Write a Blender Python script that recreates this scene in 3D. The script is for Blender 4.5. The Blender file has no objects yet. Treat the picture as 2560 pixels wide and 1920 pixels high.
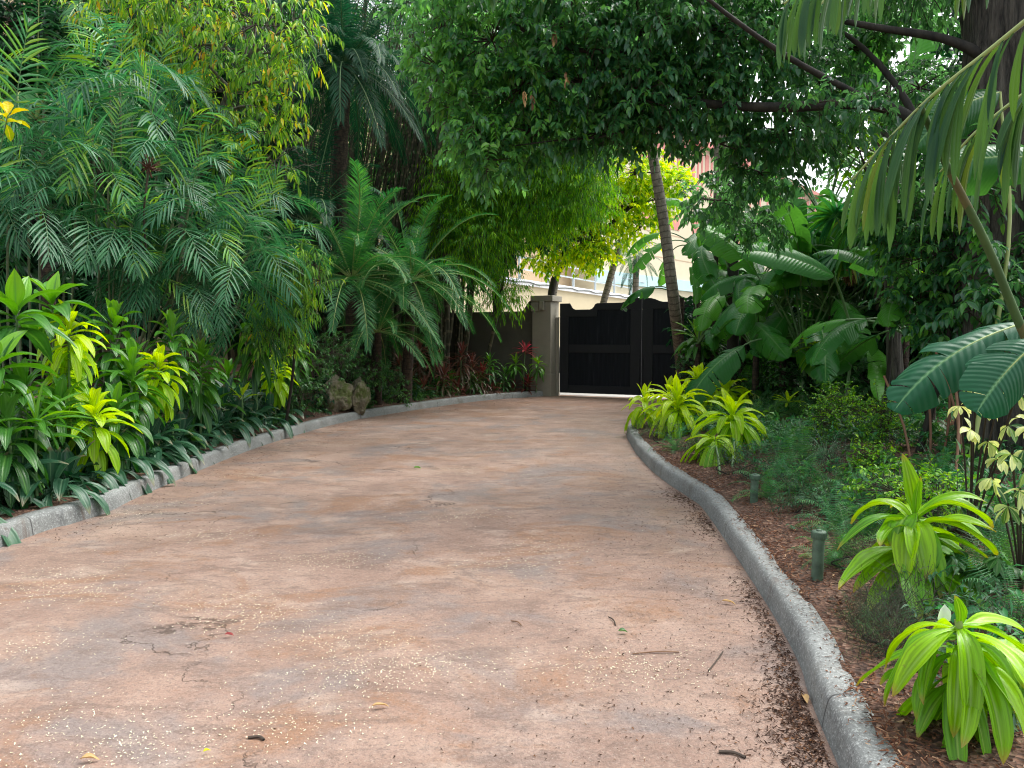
import bpy, math, random
import numpy as np
from mathutils import Vector, Matrix, Euler
random.seed(7)
R = np.random.default_rng(11)
rad = math.radians
SC = bpy.context.scene
COL = SC.collection

# ------------------------------------------------ camera, sky, sun, exposure
FPX = 1934.0                       # focal length in pixels of the 2560 px photograph
PITCH = math.atan((960 - 845) / FPX)
EYE = 1.6
cam_d = bpy.data.cameras.new("camera")
cam = bpy.data.objects.new("camera", cam_d)
COL.objects.link(cam)
cam_d.sensor_width = 36.0
cam_d.lens = 36.0 * FPX / 2560.0
cam_d.clip_end = 2000
cam_d.clip_start = 0.05
cam.location = (0, 0, EYE)
cam.rotation_euler = (math.pi / 2 - PITCH, 0, 0)
SC.camera = cam

w = bpy.data.worlds.new("World")
SC.world = w
w.use_nodes = True
nt = w.node_tree
bg = nt.nodes["Background"]
sky = nt.nodes.new("ShaderNodeTexSky")
sky.sky_type = 'NISHITA'
sky.sun_disc = False
SUN_EL, SUN_AZ = rad(58), rad(60)      # azimuth clockwise from +Y towards +X
sky.sun_elevation = SUN_EL
sky.sun_rotation = SUN_AZ
sky.dust_density = 4.0
sky.air_density = 1.0
hs = nt.nodes.new("ShaderNodeHueSaturation")      # a cloud layer takes most of the blue out of the sky
hs.inputs['Saturation'].default_value = 0.28
nt.links.new(sky.outputs[0], hs.inputs['Color'])
nt.links.new(hs.outputs[0], bg.inputs[0])
bg.inputs[1].default_value = 0.145

sd = bpy.data.lights.new("sun", 'SUN')
sd.energy = 1.0
sd.angle = rad(42)
sd.color = (1.0, 0.96, 0.9)
sun = bpy.data.objects.new("sun", sd)
COL.objects.link(sun)
sdir = Vector((math.sin(SUN_AZ) * math.cos(SUN_EL), math.cos(SUN_AZ) * math.cos(SUN_EL), math.sin(SUN_EL)))
sun.rotation_euler = sdir.to_track_quat('Z', 'Y').to_euler()
sun.location = (10, 5, 30)

SC.view_settings.view_transform = 'Standard'
SC.view_settings.look = 'None'
SC.view_settings.gamma = 1
SC.view_settings.use_curve_mapping = False
SC.view_settings.exposure = 1.55
SC.render.engine = 'CYCLES'
cy = SC.cycles
cy.max_bounces = 6
cy.diffuse_bounces = 3
cy.glossy_bounces = 2
cy.transmission_bounces = 4
cy.transparent_max_bounces = 4
cy.use_adaptive_sampling = True
cy.adaptive_threshold = 0.012
try:
    cy.use_denoising = True
    cy.denoiser = 'OPENIMAGEDENOISE'
    cy.denoising_prefilter = 'ACCURATE'
except Exception:
    pass
cy.caustics_reflective = False
cy.caustics_refractive = False
cy.sample_clamp_indirect = 6
cy.pixel_filter_type = 'BLACKMAN_HARRIS'
cy.filter_width = 1.1

# ------------------------------------------------ photo pixel -> place
def at(px, py, d):
    """Point on the sight line of a photo pixel whose forward distance is d."""
    u, v = (px - 1280) / FPX, (960 - py) / FPX
    c, s = math.cos(PITCH), math.sin(PITCH)
    y, z = c + v * s, -s + v * c
    return Vector((u * d / y, d, EYE + z * d / y))
def gnd(px, py, z=0.0):
    u, v = (px - 1280) / FPX, (960 - py) / FPX
    c, s = math.cos(PITCH), math.sin(PITCH)
    y, zz = c + v * s, -s + v * c
    k = (z - EYE) / zz
    return Vector((u * k, y * k, z))

# ------------------------------------------------ objects and tags
def tag(o, label=None, cat=None, group=None, kind=None):
    if label: o['label'] = label
    if cat: o['category'] = cat
    if group: o['group'] = group
    if kind: o['kind'] = kind
    return o
def thing(name, label, cat, loc=(0, 0, 0), rz=0.0, group=None):
    o = bpy.data.objects.new(name, None)
    o.empty_display_size = 0.1
    COL.objects.link(o)
    o.location = loc
    o.rotation_euler = (0, 0, rz)
    return tag(o, label, cat, group)
def put(name, mesh, parent=None, mat4=None):
    o = bpy.data.objects.new(name, mesh)
    COL.objects.link(o)
    if parent: o.parent = parent
    if mat4 is not None: o.matrix_basis = mat4
    return o

# ------------------------------------------------ mesh builder (all numpy)
class MB:
    def __init__(s): s.V, s.F, s.U, s.r, s.m, s.n = [], [], [], [], [], 0
    def add(s, V, F, U=None, rnd=0.5, mi=0):
        V = np.asarray(V, float).reshape(-1, 3); F = np.asarray(F, int).reshape(-1, 4)
        if U is None: U = np.zeros((len(V), 2))
        s.V.append(V); s.F.append(F + s.n); s.U.append(np.asarray(U, float).reshape(-1, 2))
        s.r.append(np.broadcast_to(np.asarray(rnd, float), (len(F),)).copy())
        s.m.append(np.full(len(F), mi)); s.n += len(V)
    def mesh(s, name, mats, smooth=True, org=(0, 0, 0)):
        V = np.concatenate(s.V) - np.asarray(org, float); F = np.concatenate(s.F); U = np.concatenate(s.U)
        r = np.concatenate(s.r); m = np.concatenate(s.m)
        me = bpy.data.meshes.new(name)
        me.vertices.add(len(V)); me.vertices.foreach_set('co', V.astype(np.float32).ravel())
        me.loops.add(F.size); me.loops.foreach_set('vertex_index', F.astype(np.int32).ravel())
        me.polygons.add(len(F)); me.polygons.foreach_set('loop_start', (np.arange(len(F)) * 4).astype(np.int32))
        me.polygons.foreach_set('use_smooth', np.full(len(F), smooth))
        me.polygons.foreach_set('material_index', m.astype(np.int32))
        uv = me.uv_layers.new(name='uv'); uv.data.foreach_set('uv', U[F.ravel()].astype(np.float32).ravel())
        a = me.attributes.new('rnd', 'FLOAT', 'FACE'); a.data.foreach_set('value', r.astype(np.float32))
        me.update(calc_edges=True)
        for q in (mats if isinstance(mats, (list, tuple)) else [mats]): me.materials.append(q)
        return me
    def obj(s, name, mats, parent=None, smooth=True):
        org = parent.location if parent else (0, 0, 0)
        M = None
        me = s.mesh(name, mats, smooth, org)
        return put(name, me, parent)

def nrm(a): return a / np.maximum(np.linalg.norm(a, axis=-1, keepdims=True), 1e-9)
def A3(v, n): return np.broadcast_to(np.asarray(v, float), (n, 3)).copy()
def A1(v, n): return np.broadcast_to(np.asarray(v, float), (n,)).copy()

PROF = {
 'leaf': ([0, .08, .3, .5, .75, .9, 1], [.08, .45, .95, 1, .62, .25, .02]),
 'lance': ([0, .07, .32, .55, .8, .93, 1], [.38, .32, .92, 1, .72, .36, .03]),
 'asp': ([0, .2, .35, .6, .8, .93, 1], [.06, .07, .5, 1, .8, .35, .02]),
 'asp2': ([0, .1, .3, .55, .8, .93, 1], [.08, .2, .8, 1, .75, .35, .02]),
 'blade': ([0, .15, .5, .8, 1], [.35, 1, .85, .5, .04]),
 'jag': ([0, .2, .6, .8, .93, 1], [.12, .45, 1, .95, .55, .12]),
 'obov': ([0, .1, .35, .65, .88, 1], [.06, .12, .65, 1, .6, .04]),
 'round': ([0, .05, .25, .5, .75, .95, 1], [.1, .5, 1, 1, .85, .3, .05]),
 'grass': ([0, .3, .7, 1], [.8, 1, .7, .05]),
}
def strips(mb, base, d, up, L, W, droop=0., nseg=3, prof='leaf', fold=.25, rnd=.5, mi=0, wave=0., curl=0., vs=None):
    """A batch of leaves: each a bent strip, folded along its midrib."""
    base = np.asarray(base, float).reshape(-1, 3); n = len(base)
    d = nrm(A3(d, n)); up = A3(up, n); L = A1(L, n); W = A1(W, n); droop = A1(droop, n); rnd = A1(rnd, n)
    side = np.cross(d, up); bad = np.linalg.norm(side, axis=1) < 1e-3; side[bad] = [1, 0, 0]; side = nrm(side)
    ts = np.linspace(0, 1, nseg + 1) if vs is None else np.asarray(vs)
    pos = base.copy(); ks, ws = PROF[prof]
    rows, uvs = [], []
    ph = R.uniform(0, 6.28, n)
    for i, t in enumerate(ts):
        if i:
            h = ts[i] - ts[i - 1]
            d = nrm(d + droop[:, None] * np.array([0, 0, -1.]) * h + curl * side * h)
            pos = pos + d * (L * h)[:, None]
        sd = nrm(side - d * np.sum(side * d, 1, keepdims=True))
        nn = np.cross(sd, d)
        hw = (W * .5 * np.interp(t, ks, ws))[:, None]
        wv = (wave * W * np.sin(ph + t * 9))[:, None] * nn
        wv2 = (wave * W * np.sin(ph * 1.7 + t * 11))[:, None] * nn
        rows.append(np.stack([pos - sd * hw + nn * hw * fold * 1.4 + wv, pos, pos + sd * hw + nn * hw * fold * 1.4 + wv2], 1))
        uvs.append(np.tile([[0, t], [.5, t], [1, t]], (n, 1, 1)))
    V = np.stack(rows, 1); U = np.stack(uvs, 1)          # n, S, 3, c
    S = len(ts); f = []
    for i in range(S - 1):
        for j in range(2):
            a = i * 3 + j; f.append([a, a + 1, a + 4, a + 3])
    f = np.array(f); F = (f[None] + (np.arange(n) * S * 3)[:, None, None])
    mb.add(V.reshape(-1, 3), F.reshape(-1, 4), U.reshape(-1, 2), np.repeat(rnd, len(f)), mi)

def sticks(mb, A, B, r0, r1, k=4, rnd=.5, mi=0):
    A = np.asarray(A, float).reshape(-1, 3); B = np.asarray(B, float).reshape(-1, 3); n = len(A)
    d = nrm(B - A); ref = np.where(np.abs(d[:, 2:3]) > .9, [[1., 0, 0]], [[0, 0, 1.]]); x = nrm(np.cross(d, ref)); y = np.cross(d, x)
    th = np.arange(k) * 2 * math.pi / k
    ring = x[:, None] * np.cos(th)[None, :, None] + y[:, None] * np.sin(th)[None, :, None]
    V = np.concatenate([A[:, None] + ring * A1(r0, n)[:, None, None], B[:, None] + ring * A1(r1, n)[:, None, None]], 1)
    f = np.array([[j, (j + 1) % k, k + (j + 1) % k, k + j] for j in range(k)])
    F = f[None] + (np.arange(n) * 2 * k)[:, None, None]
    U = np.tile(np.stack([np.tile(np.arange(k) / k, 2), np.repeat([0, 1], k)], 1), (n, 1))
    mb.add(V.reshape(-1, 3), F.reshape(-1, 4), U, np.repeat(A1(rnd, n), k), mi)

def tube(mb, pts, rr, k=8, rnd=.5, mi=0, cap=True, rough=0., ridge=0.):
    P = np.asarray([tuple(p) for p in pts], float); n = len(P); rr = A1(rr, n)
    T = np.gradient(P, axis=0); T = nrm(T)
    ref = np.array([0, 0, 1.]) if abs(T[0][2]) < .9 else np.array([1., 0, 0])
    x = np.cross(T[0], ref); x /= np.linalg.norm(x); V, U = [], []; ln = 0
    th = np.arange(k + 1) * 2 * math.pi / k
    for i in range(n):
        x = x - T[i] * x.dot(T[i]); x /= np.linalg.norm(x); y = np.cross(T[i], x)
        if i: ln += np.linalg.norm(P[i] - P[i - 1])
        q = R.uniform(-1, 1, k) * rough; q = np.append(q, q[0])
        if ridge: q = q + ridge * np.cos(th * 7 + .6 * math.sin(ln)) * .6
        V.append(P[i] + (x[None] * np.cos(th)[:, None] + y[None] * np.sin(th)[:, None]) * (rr[i] * (1 + q))[:, None])
        U.append(np.stack([np.arange(k + 1) / k, np.full(k + 1, ln)], 1))
    V = np.concatenate(V); U = np.concatenate(U)
    F = [[i * (k + 1) + j, i * (k + 1) + j + 1, (i + 1) * (k + 1) + j + 1, (i + 1) * (k + 1) + j] for i in range(n - 1) for j in range(k)]
    mb.add(V, F, U, rnd, mi)

def curve(pts, n=16):
    """Catmull-Rom through points."""
    P = [Vector(p) for p in pts]; P = [2 * P[0] - P[1]] + P + [2 * P[-1] - P[-2]]
    out = []; m = len(P) - 3
    for q in range(n + 1):
        s = q / n * m; i = min(int(s), m - 1); t = s - i
        a, b, c, d = P[i:i + 4]
        out.append(.5 * ((2 * b) + (c - a) * t + (2 * a - 5 * b + 4 * c - d) * t * t + (3 * b - a - 3 * c + d) * t ** 3))
    return out
def box(mb, lo, hi, rnd=.5, mi=0, M=None):
    (a, b, c), (d, e, f) = lo, hi
    V = np.array([[a, b, c], [d, b, c], [d, e, c], [a, e, c], [a, b, f], [d, b, f], [d, e, f], [a, e, f]], float)
    if M is not None: V = np.array([tuple(M @ Vector(v)) for v in V])
    mb.add(V, [[0, 3, 2, 1], [4, 5, 6, 7], [0, 1, 5, 4], [1, 2, 6, 5], [2, 3, 7, 6], [3, 0, 4, 7]], None, rnd, mi)
def prism(mb, outline, y0, y1, M=None, rnd=.5, mi=0):
    """Extrude a top/bottom outline [(x, zlow, zhigh)...] along local y."""
    n = len(outline); V = []
    for (x, a, b) in outline:
        V += [(x, y0, a), (x, y0, b), (x, y1, b), (x, y1, a)]
    V = np.array(V, float)
    if M is not None: V = np.array([tuple(M @ Vector(v)) for v in V])
    F = []
    for i in range(n - 1):
        a, b = i * 4, i * 4 + 4
        F += [[a, b, b + 1, a + 1], [a + 1, b + 1, b + 2, a + 2], [a + 2, b + 2, b + 3, a + 3], [a + 3, b + 3, b, a]]
    F += [[0, 1, 2, 3], [n * 4 - 4, n * 4 - 1, n * 4 - 2, n * 4 - 3]]
    mb.add(V, F, None, rnd, mi)

# ------------------------------------------------ materials
def nodes(name):
    m = bpy.data.materials.new(name); m.use_nodes = True
    t = m.node_tree; b = t.nodes['Principled BSDF']
    return m, t, b
def N(t, kind, **kw):
    n = t.nodes.new(kind)
    for k, v in kw.items():
        if k.startswith('i_'):
            key = k[2:]; key = int(key) if key.isdigit() else key.replace('_', ' ')
            n.inputs[key].default_value = v
        else: setattr(n, k, v)
    return n
def ramp(t, stops, interp='LINEAR'):
    n = t.nodes.new('ShaderNodeValToRGB'); e = n.color_ramp.elements; n.color_ramp.interpolation = interp
    while len(e) < len(stops): e.new(0.5)
    for q, (p, c) in zip(e, stops): q.position = p; q.color = (*c, 1) if len(c) == 3 else c
    return n
def mix(t, f, a, b, mode='MIX'):
    n = t.nodes.new('ShaderNodeMix'); n.data_type = 'RGBA'; n.blend_type = mode
    for sock, v in ((0, f), (6, a), (7, b)):
        if hasattr(v, 'links'): t.links.new(v, n.inputs[sock])
        else: n.inputs[sock].default_value = (*v, 1) if isinstance(v, tuple) and len(v) == 3 else v
    return n.outputs[2]
def mth(t, op, a, b=0.0, clamp=False):
    n = t.nodes.new('ShaderNodeMath'); n.operation = op; n.use_clamp = clamp
    for s, v in ((0, a), (1, b)):
        if hasattr(v, 'links'): t.links.new(v, n.inputs[s])
        else: n.inputs[s].default_value = v
    return n.outputs[0]
def leafmat(name, stops, rough=.4, trans=.35, spec=.5, tcol=None, rib=None, tip=None, veins=None, spots=0., stripe=0., vein_n=26, spsc=9.):
    """Leaf: colour by leaf (attribute rnd), lighter midrib, light through the blade."""
    m, t, b = nodes(name); L = t.links
    at_ = N(t, 'ShaderNodeAttribute', attribute_name='rnd')
    GA = 1.08; SA = 1.14; stops = [(p_, tuple(min(.85, max(.002, (sum(c_) / 3 + (x_ - sum(c_) / 3) * SA) * GA)) for x_ in c_)) for p_, c_ in stops]; rp = ramp(t, stops); L.new(at_.outputs['Fac'], rp.inputs[0]); c = rp.outputs[0]
    uv = N(t, 'ShaderNodeUVMap'); sp = N(t, 'ShaderNodeSeparateXYZ'); L.new(uv.outputs[0], sp.inputs[0])
    au = mth(t, 'ABSOLUTE', mth(t, 'SUBTRACT', sp.outputs[0], .5))
    if stripe:
        mp = N(t, 'ShaderNodeMapping'); mp.inputs['Scale'].default_value = (9, 1.2, 1); L.new(uv.outputs[0], mp.inputs[0])
        nz = N(t, 'ShaderNodeTexNoise', i_Scale=1.0, i_Detail=2.0); L.new(mp.outputs[0], nz.inputs['Vector'])
        f = mth(t, 'MULTIPLY', mth(t, 'SUBTRACT', nz.outputs[0], .42, ), stripe * 4, True)
        hsv = N(t, 'ShaderNodeHueSaturation', i_Value=.55); L.new(c, hsv.inputs['Color'])
        c = mix(t, f, c, hsv.outputs[0])
    if spots:
        tc = N(t, 'ShaderNodeTexCoord'); nz = N(t, 'ShaderNodeTexNoise', i_Scale=spsc, i_Detail=5.0, i_Roughness=.7); L.new(tc.outputs['Object'], nz.inputs['Vector'])
        f = mth(t, 'MULTIPLY', mth(t, 'SUBTRACT', nz.outputs[0], .62), spots * 10, True)
        c = mix(t, f, c, (.16, .11, .05))
    if tip:
        f = mth(t, 'MULTIPLY', mth(t, 'SUBTRACT', sp.outputs[1], tip[1]), 1 / (1.001 - tip[1]), True)
        c = mix(t, f, c, tip[0])
    if rib:
        f = mth(t, 'SUBTRACT', 1.0, mth(t, 'MULTIPLY', au, rib[1]), True)
        c = mix(t, f, c, rib[0])
    L.new(c, b.inputs['Base Color'])
    b.inputs['Roughness'].default_value = rough
    b.inputs['Specular IOR Level'].default_value = spec * .75
    if veins:
        if veins == 'par': co = mth(t, 'MULTIPLY', sp.outputs[0], vein_n * 1.5)
        else: co = mth(t, 'MULTIPLY', mth(t, 'SUBTRACT', sp.outputs[1], mth(t, 'MULTIPLY', au, .12)), vein_n * 4.)
        s = mth(t, 'SINE', co)
        bp = N(t, 'ShaderNodeBump', i_Strength=.2, i_Distance=.008); L.new(s, bp.inputs['Height']); L.new(bp.outputs[0], b.inputs['Normal'])
    tr = N(t, 'ShaderNodeBsdfTranslucent')
    if tcol: L.new(mix(t, .55, c, tcol), tr.inputs[0])
    else:
        h = N(t, 'ShaderNodeHueSaturation', i_Hue=.485, i_Saturation=1.15, i_Value=1.6); L.new(c, h.inputs['Color']); L.new(h.outputs[0], tr.inputs[0])
    ms = N(t, 'ShaderNodeMixShader', i_0=trans); L.new(b.outputs[0], ms.inputs[1]); L.new(tr.outputs[0], ms.inputs[2])
    L.new(ms.outputs[0], t.nodes['Material Output'].inputs[0])
    return m
def barkmat(name, c1, c2, scale=6., stretch=.25, bump=.6, rings=0., ringc=None, dist=.02):
    m, t, b = nodes(name); L = t.links
    tc = N(t, 'ShaderNodeTexCoord'); mp = N(t, 'ShaderNodeMapping'); mp.inputs['Scale'].default_value = (1, 1, stretch); L.new(tc.outputs['Object'], mp.inputs[0])
    nz = N(t, 'ShaderNodeTexNoise', i_Scale=scale, i_Detail=6.0, i_Roughness=.65); L.new(mp.outputs[0], nz.inputs['Vector'])
    rp = ramp(t, [(.35, c1), (.65, c2)]); L.new(nz.outputs[0], rp.inputs[0]); c = rp.outputs[0]; h = nz.outputs[0]
    if rings:
        uv = N(t, 'ShaderNodeUVMap'); sp = N(t, 'ShaderNodeSeparateXYZ'); L.new(uv.outputs[0], sp.inputs[0])
        v = mth(t, 'FRACT', mth(t, 'ADD', mth(t, 'MULTIPLY', sp.outputs[1], rings), mth(t, 'MULTIPLY', nz.outputs[0], .5)))
        f = mth(t, 'GREATER_THAN', v, .82)
        c = mix(t, mth(t, 'MULTIPLY', f, .75), c, ringc or c1)
        h = mth(t, 'ADD', h, mth(t, 'MULTIPLY', v, .8))
    L.new(c, b.inputs['Base Color']); b.inputs['Roughness'].default_value = .85
    bp = N(t, 'ShaderNodeBump', i_Strength=bump, i_Distance=dist); L.new(h, bp.inputs['Height']); L.new(bp.outputs[0], b.inputs['Normal'])
    return m
def flat(name, c, rough=.6, var=.15, scale=3., bump=.1, metal=0.):
    m, t, b = nodes(name); L = t.links
    tc = N(t, 'ShaderNodeTexCoord'); nz = N(t, 'ShaderNodeTexNoise', i_Scale=scale, i_Detail=6.0, i_Roughness=.6); L.new(tc.outputs['Object'], nz.inputs['Vector'])
    rp = ramp(t, [(.3, tuple(x * (1 - var) for x in c)), (.7, tuple(min(1, x * (1 + var)) for x in c))]); L.new(nz.outputs[0], rp.inputs[0])
    L.new(rp.outputs[0], b.inputs['Base Color']); b.inputs['Roughness'].default_value = rough; b.inputs['Metallic'].default_value = metal
    if bump:
        n2 = N(t, 'ShaderNodeTexNoise', i_Scale=scale * 18, i_Detail=3.0); L.new(tc.outputs['Object'], n2.inputs['Vector'])
        bp = N(t, 'ShaderNodeBump', i_Strength=bump, i_Distance=.01); L.new(n2.outputs[0], bp.inputs['Height']); L.new(bp.outputs[0], b.inputs['Normal'])
    return m
# ================================================ ground and kerbs
KL_px = [(0, 1370), (180, 1310), (272, 1280), (365, 1235), (583, 1142), (700, 1101), (860, 1056), (1039, 1025), (1207, 1002), (1367, 990)]
KR_px = [(2068, 1860), (1988, 1645), (1887, 1467), (1762, 1280), (1722, 1245), (1659, 1202), (1613, 1161), (1578, 1116), (1569, 1078)]
KL = [Vector((-4.3, -6, 0)), Vector((-4.1, 1, 0))] + [gnd(*p) for p in KL_px]
KR = [Vector((.2, -6, 0)), Vector((.75, 0, 0))] + [gnd(*p) for p in KR_px] + [Vector((2.75, 15.2, 0)), Vector((4.2, 17, 0)), Vector((5.3, 18.4, 0)), Vector((5.75, 19.2, 0))]
KLc, KRc = curve(KL, 120), curve(KR, 120)
ly, lx = np.array([p.y for p in KLc]), np.array([p.x for p in KLc])
ry, rx = np.array([p.y for p in KRc]), np.array([p.x for p in KRc])
o_ = np.argsort(ly); ly, lx = ly[o_], lx[o_]
o_ = np.argsort(ry); ry, rx = ry[o_], rx[o_]
def xL(y): return np.interp(y, ly, lx)
def xR(y): return np.interp(y, ry, rx)
def bz(x, y):
    """height of the planting beds"""
    x = np.asarray(x, float); y = np.asarray(y, float)
    s = np.where(x > (xL(y) + xR(y)) / 2, x - xR(y), xL(y) - x)
    h = .13 + .10 * np.clip(s - .2, 0, 7) + .02 * np.sin(x * 3.1 + y * 1.7) + .015 * np.sin(x * 7 - y * 5)
    return h
def bedpt(x, y, dz=0.): return Vector((x, y, float(bz(x, y)) + dz))
def bedpx(px, py, off=0.):
    """bed point seen at a pixel"""
    z = .2
    for _ in range(25):
        p = gnd(px, py, min(z, 1.3)); z = .5 * z + .5 * float(bz(p.x, p.y))
    return Vector((p.x, p.y, z + off))

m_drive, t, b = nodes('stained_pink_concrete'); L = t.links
tc = N(t, 'ShaderNodeTexCoord')
def nz_(scale, det=5., rough=.6, dist=0., sc=(1, 1, 1)):
    mp = N(t, 'ShaderNodeMapping'); mp.inputs['Scale'].default_value = sc; L.new(tc.outputs['Object'], mp.inputs[0])
    n = N(t, 'ShaderNodeTexNoise', i_Scale=scale, i_Detail=det, i_Roughness=rough, i_Distortion=dist); L.new(mp.outputs[0], n.inputs['Vector']); return n.outputs[0]
def msk(s, lo, hi): 
    n = t.nodes.new('ShaderNodeMapRange'); n.interpolation_type = 'SMOOTHSTEP'; L.new(s, n.inputs[0]); n.inputs[1].default_value = lo; n.inputs[2].default_value = hi; return n.outputs[0]
base = ramp(t, [(.3, (.215, .137, .104)), (.5, (.29, .192, .147)), (.7, (.38, .27, .21))]); L.new(nz_(1.3, 6), base.inputs[0]); c = base.outputs[0]
c = mix(t, mth(t, 'MULTIPLY', msk(nz_(.8, 6, .65, .5, (1, 1.1, 1)), .49, .62), .75), c, (.18, .158, .152))     # grey worn patches
c = mix(t, mth(t, 'MULTIPLY', msk(nz_(1.0, 6, .7, .8, (.9, 1.3, 1)), .50, .64), .68), c, (.245, .12, .058))   # rust stain
c = mix(t, mth(t, 'MULTIPLY', msk(nz_(1.9, 6, .65, .3, (1, 1.3, 1)), .55, .70), .55), c, (.43, .335, .27))     # pale
sp = N(t, 'ShaderNodeSeparateXYZ'); L.new(tc.outputs['Object'], sp.inputs[0])
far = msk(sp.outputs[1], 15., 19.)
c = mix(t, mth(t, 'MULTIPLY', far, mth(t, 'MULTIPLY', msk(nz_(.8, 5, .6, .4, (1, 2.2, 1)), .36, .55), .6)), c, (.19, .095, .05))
c = mix(t, mth(t, 'MULTIPLY', msk(nz_(3.4, 6, .75, .8, (.7, 1.6, 1)), .50, .62), .6), c, (.15, .10, .08))
c = mix(t, mth(t, 'MULTIPLY', msk(nz_(7, 6, .75), .52, .66), .45), c, (.17, .11, .085))
c = mix(t, mth(t, 'MULTIPLY', msk(nz_(24, 5, .75), .52, .66), .3), c, (.42, .33, .27))
c = mix(t, mth(t, 'MULTIPLY', msk(nz_(31, 5, .75), .52, .64), .5), c, (.12, .09, .075))
c = mix(t, mth(t, 'MULTIPLY', msk(nz_(55, 4, .75), .52, .66), .6), c, (.11, .08, .065))
c = mix(t, mth(t, 'MULTIPLY', msk(nz_(80, 4, .7), .57, .68), .5), c, (.46, .40, .34))
# cracks
vn = N(t, 'ShaderNodeTexNoise', i_Scale=1.6, i_Detail=5.0, i_Roughness=.65); L.new(tc.outputs['Object'], vn.inputs['Vector'])
va = N(t, 'ShaderNodeVectorMath', operation='MULTIPLY_ADD'); L.new(vn.outputs['Color'], va.inputs[0]); va.inputs[1].default_value = (1.1, 1.1, 0); L.new(tc.outputs['Object'], va.inputs[2])
vo = N(t, 'ShaderNodeTexVoronoi', feature='DISTANCE_TO_EDGE', i_Scale=.33); L.new(va.outputs[0], vo.inputs['Vector'])
ck = mth(t, 'MULTIPLY', mth(t, 'SUBTRACT', 1.0, msk(vo.outputs['Distance'], .0008, .0035)), msk(nz_(.9, 2), .50, .60))
c = mix(t, mth(t, 'MULTIPLY', ck, .7), c, (.05, .03, .02))
L.new(c, b.inputs['Base Color'])
rr = ramp(t, [(.3, (.45,) * 3), (.7, (.8,) * 3)]); L.new(nz_(1.1, 4), rr.inputs[0]); L.new(rr.outputs[0], b.inputs['Roughness'])
b.inputs['Specular IOR Level'].default_value = .4
bp = N(t, 'ShaderNodeBump', i_Strength=.8, i_Distance=.012)
L.new(mth(t, 'SUBTRACT', mth(t, 'ADD', nz_(70, 5, .7), mth(t, 'MULTIPLY', nz_(9, 4), 1.2)), mth(t, 'MULTIPLY', ck, .8)), bp.inputs['Height']); L.new(bp.outputs[0], b.inputs['Normal'])

m_kerb, t, b = nodes('exposed_aggregate_concrete'); L = t.links
tc = N(t, 'ShaderNodeTexCoord')
base = ramp(t, [(.3, (.15, .160, .155)), (.7, (.25, .265, .255))]); L.new(nz_(3., 6), base.inputs[0]); c = base.outputs[0]
c = mix(t, mth(t, 'MULTIPLY', msk(nz_(60, 4, .8), .50, .62), .8), c, (.40, .42, .405))
c = mix(t, mth(t, 'MULTIPLY', msk(nz_(45, 4, .8), .53, .66), .7), c, (.09, .09, .085))
c = mix(t, mth(t, 'MULTIPLY', msk(nz_(1.6, 5, .7, .5), .54, .72), .6), c, (.11, .085, .06))
c = mix(t, mth(t, 'MULTIPLY', msk(nz_(3.2, 5, .7, .5, (1, 1, .15)), .60, .70), .55), c, (.10, .06, .04))
uv = N(t, 'ShaderNodeUVMap'); sp = N(t, 'ShaderNodeSeparateXYZ'); L.new(uv.outputs[0], sp.inputs[0])
jt = mth(t, 'LESS_THAN', mth(t, 'FRACT', mth(t, 'DIVIDE', sp.outputs[1], 3.05)), .004)
c = mix(t, mth(t, 'MULTIPLY', jt, .8), c, (.03, .03, .03))
L.new(c, b.inputs['Base Color']); b.inputs['Roughness'].default_value = .85
bp = N(t, 'ShaderNodeBump', i_Strength=.6, i_Distance=.008); L.new(mth(t, 'ADD', nz_(60, 4, .8), nz_(12, 3)), bp.inputs['Height']); L.new(bp.outputs[0], b.inputs['Normal'])

m_mulch, t, b = nodes('bark_mulch'); L = t.links
tc = N(t, 'ShaderNodeTexCoord')
mp = N(t, 'ShaderNodeMapping'); mp.inputs['Scale'].default_value = (1, 1, .3); L.new(tc.outputs['Object'], mp.inputs[0])
vo = N(t, 'ShaderNodeTexVoronoi', i_Scale=45.0); L.new(mp.outputs[0], vo.inputs['Vector'])
sc_ = N(t, 'ShaderNodeSeparateColor'); L.new(vo.outputs['Color'], sc_.inputs[0])
rp = ramp(t, [(0, (.035, .018, .011)), (.5, (.115, .055, .034)), (.9, (.20, .105, .066)), (1, (.30, .2, .14))]); L.new(sc_.outputs[0], rp.inputs[0])
L.new(mix(t, mth(t, 'MULTIPLY', msk(nz_(2.3, 4), .45, .65), .5), rp.outputs[0], (.05, .03, .02)), b.inputs['Base Color'])
b.inputs['Roughness'].default_value = .9
bp = N(t, 'ShaderNodeBump', i_Strength=.9, i_Distance=.02); L.new(vo.outputs['Distance'], bp.inputs['Height']); L.new(bp.outputs[0], b.inputs['Normal'])
m_soil = flat('dark_soil', (.05, .033, .022), .95, .4, 2.)
m_pale = flat('pale_concrete', (.36, .35, .33), .8, .08, 2.)

mb = MB(); mb.add([(-400, -400, -.03), (400, -400, -.03), (400, 400, -.03), (-400, 400, -.03)], [[0, 1, 2, 3]])
tag(mb.obj('ground', m_soil), kind='structure')
mb = MB(); mb.add([(-7, -8, 0), (9, -8, 0), (9, 20.5, 0), (-7, 20.5, 0), (-7, 20.5, 0), (9, 20.5, 0), (6.2, 26, 0), (-7, 26, 0)], [[0, 1, 2, 3], [4, 5, 6, 7]])
tag(mb.obj('driveway', m_drive), kind='structure')

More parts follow.
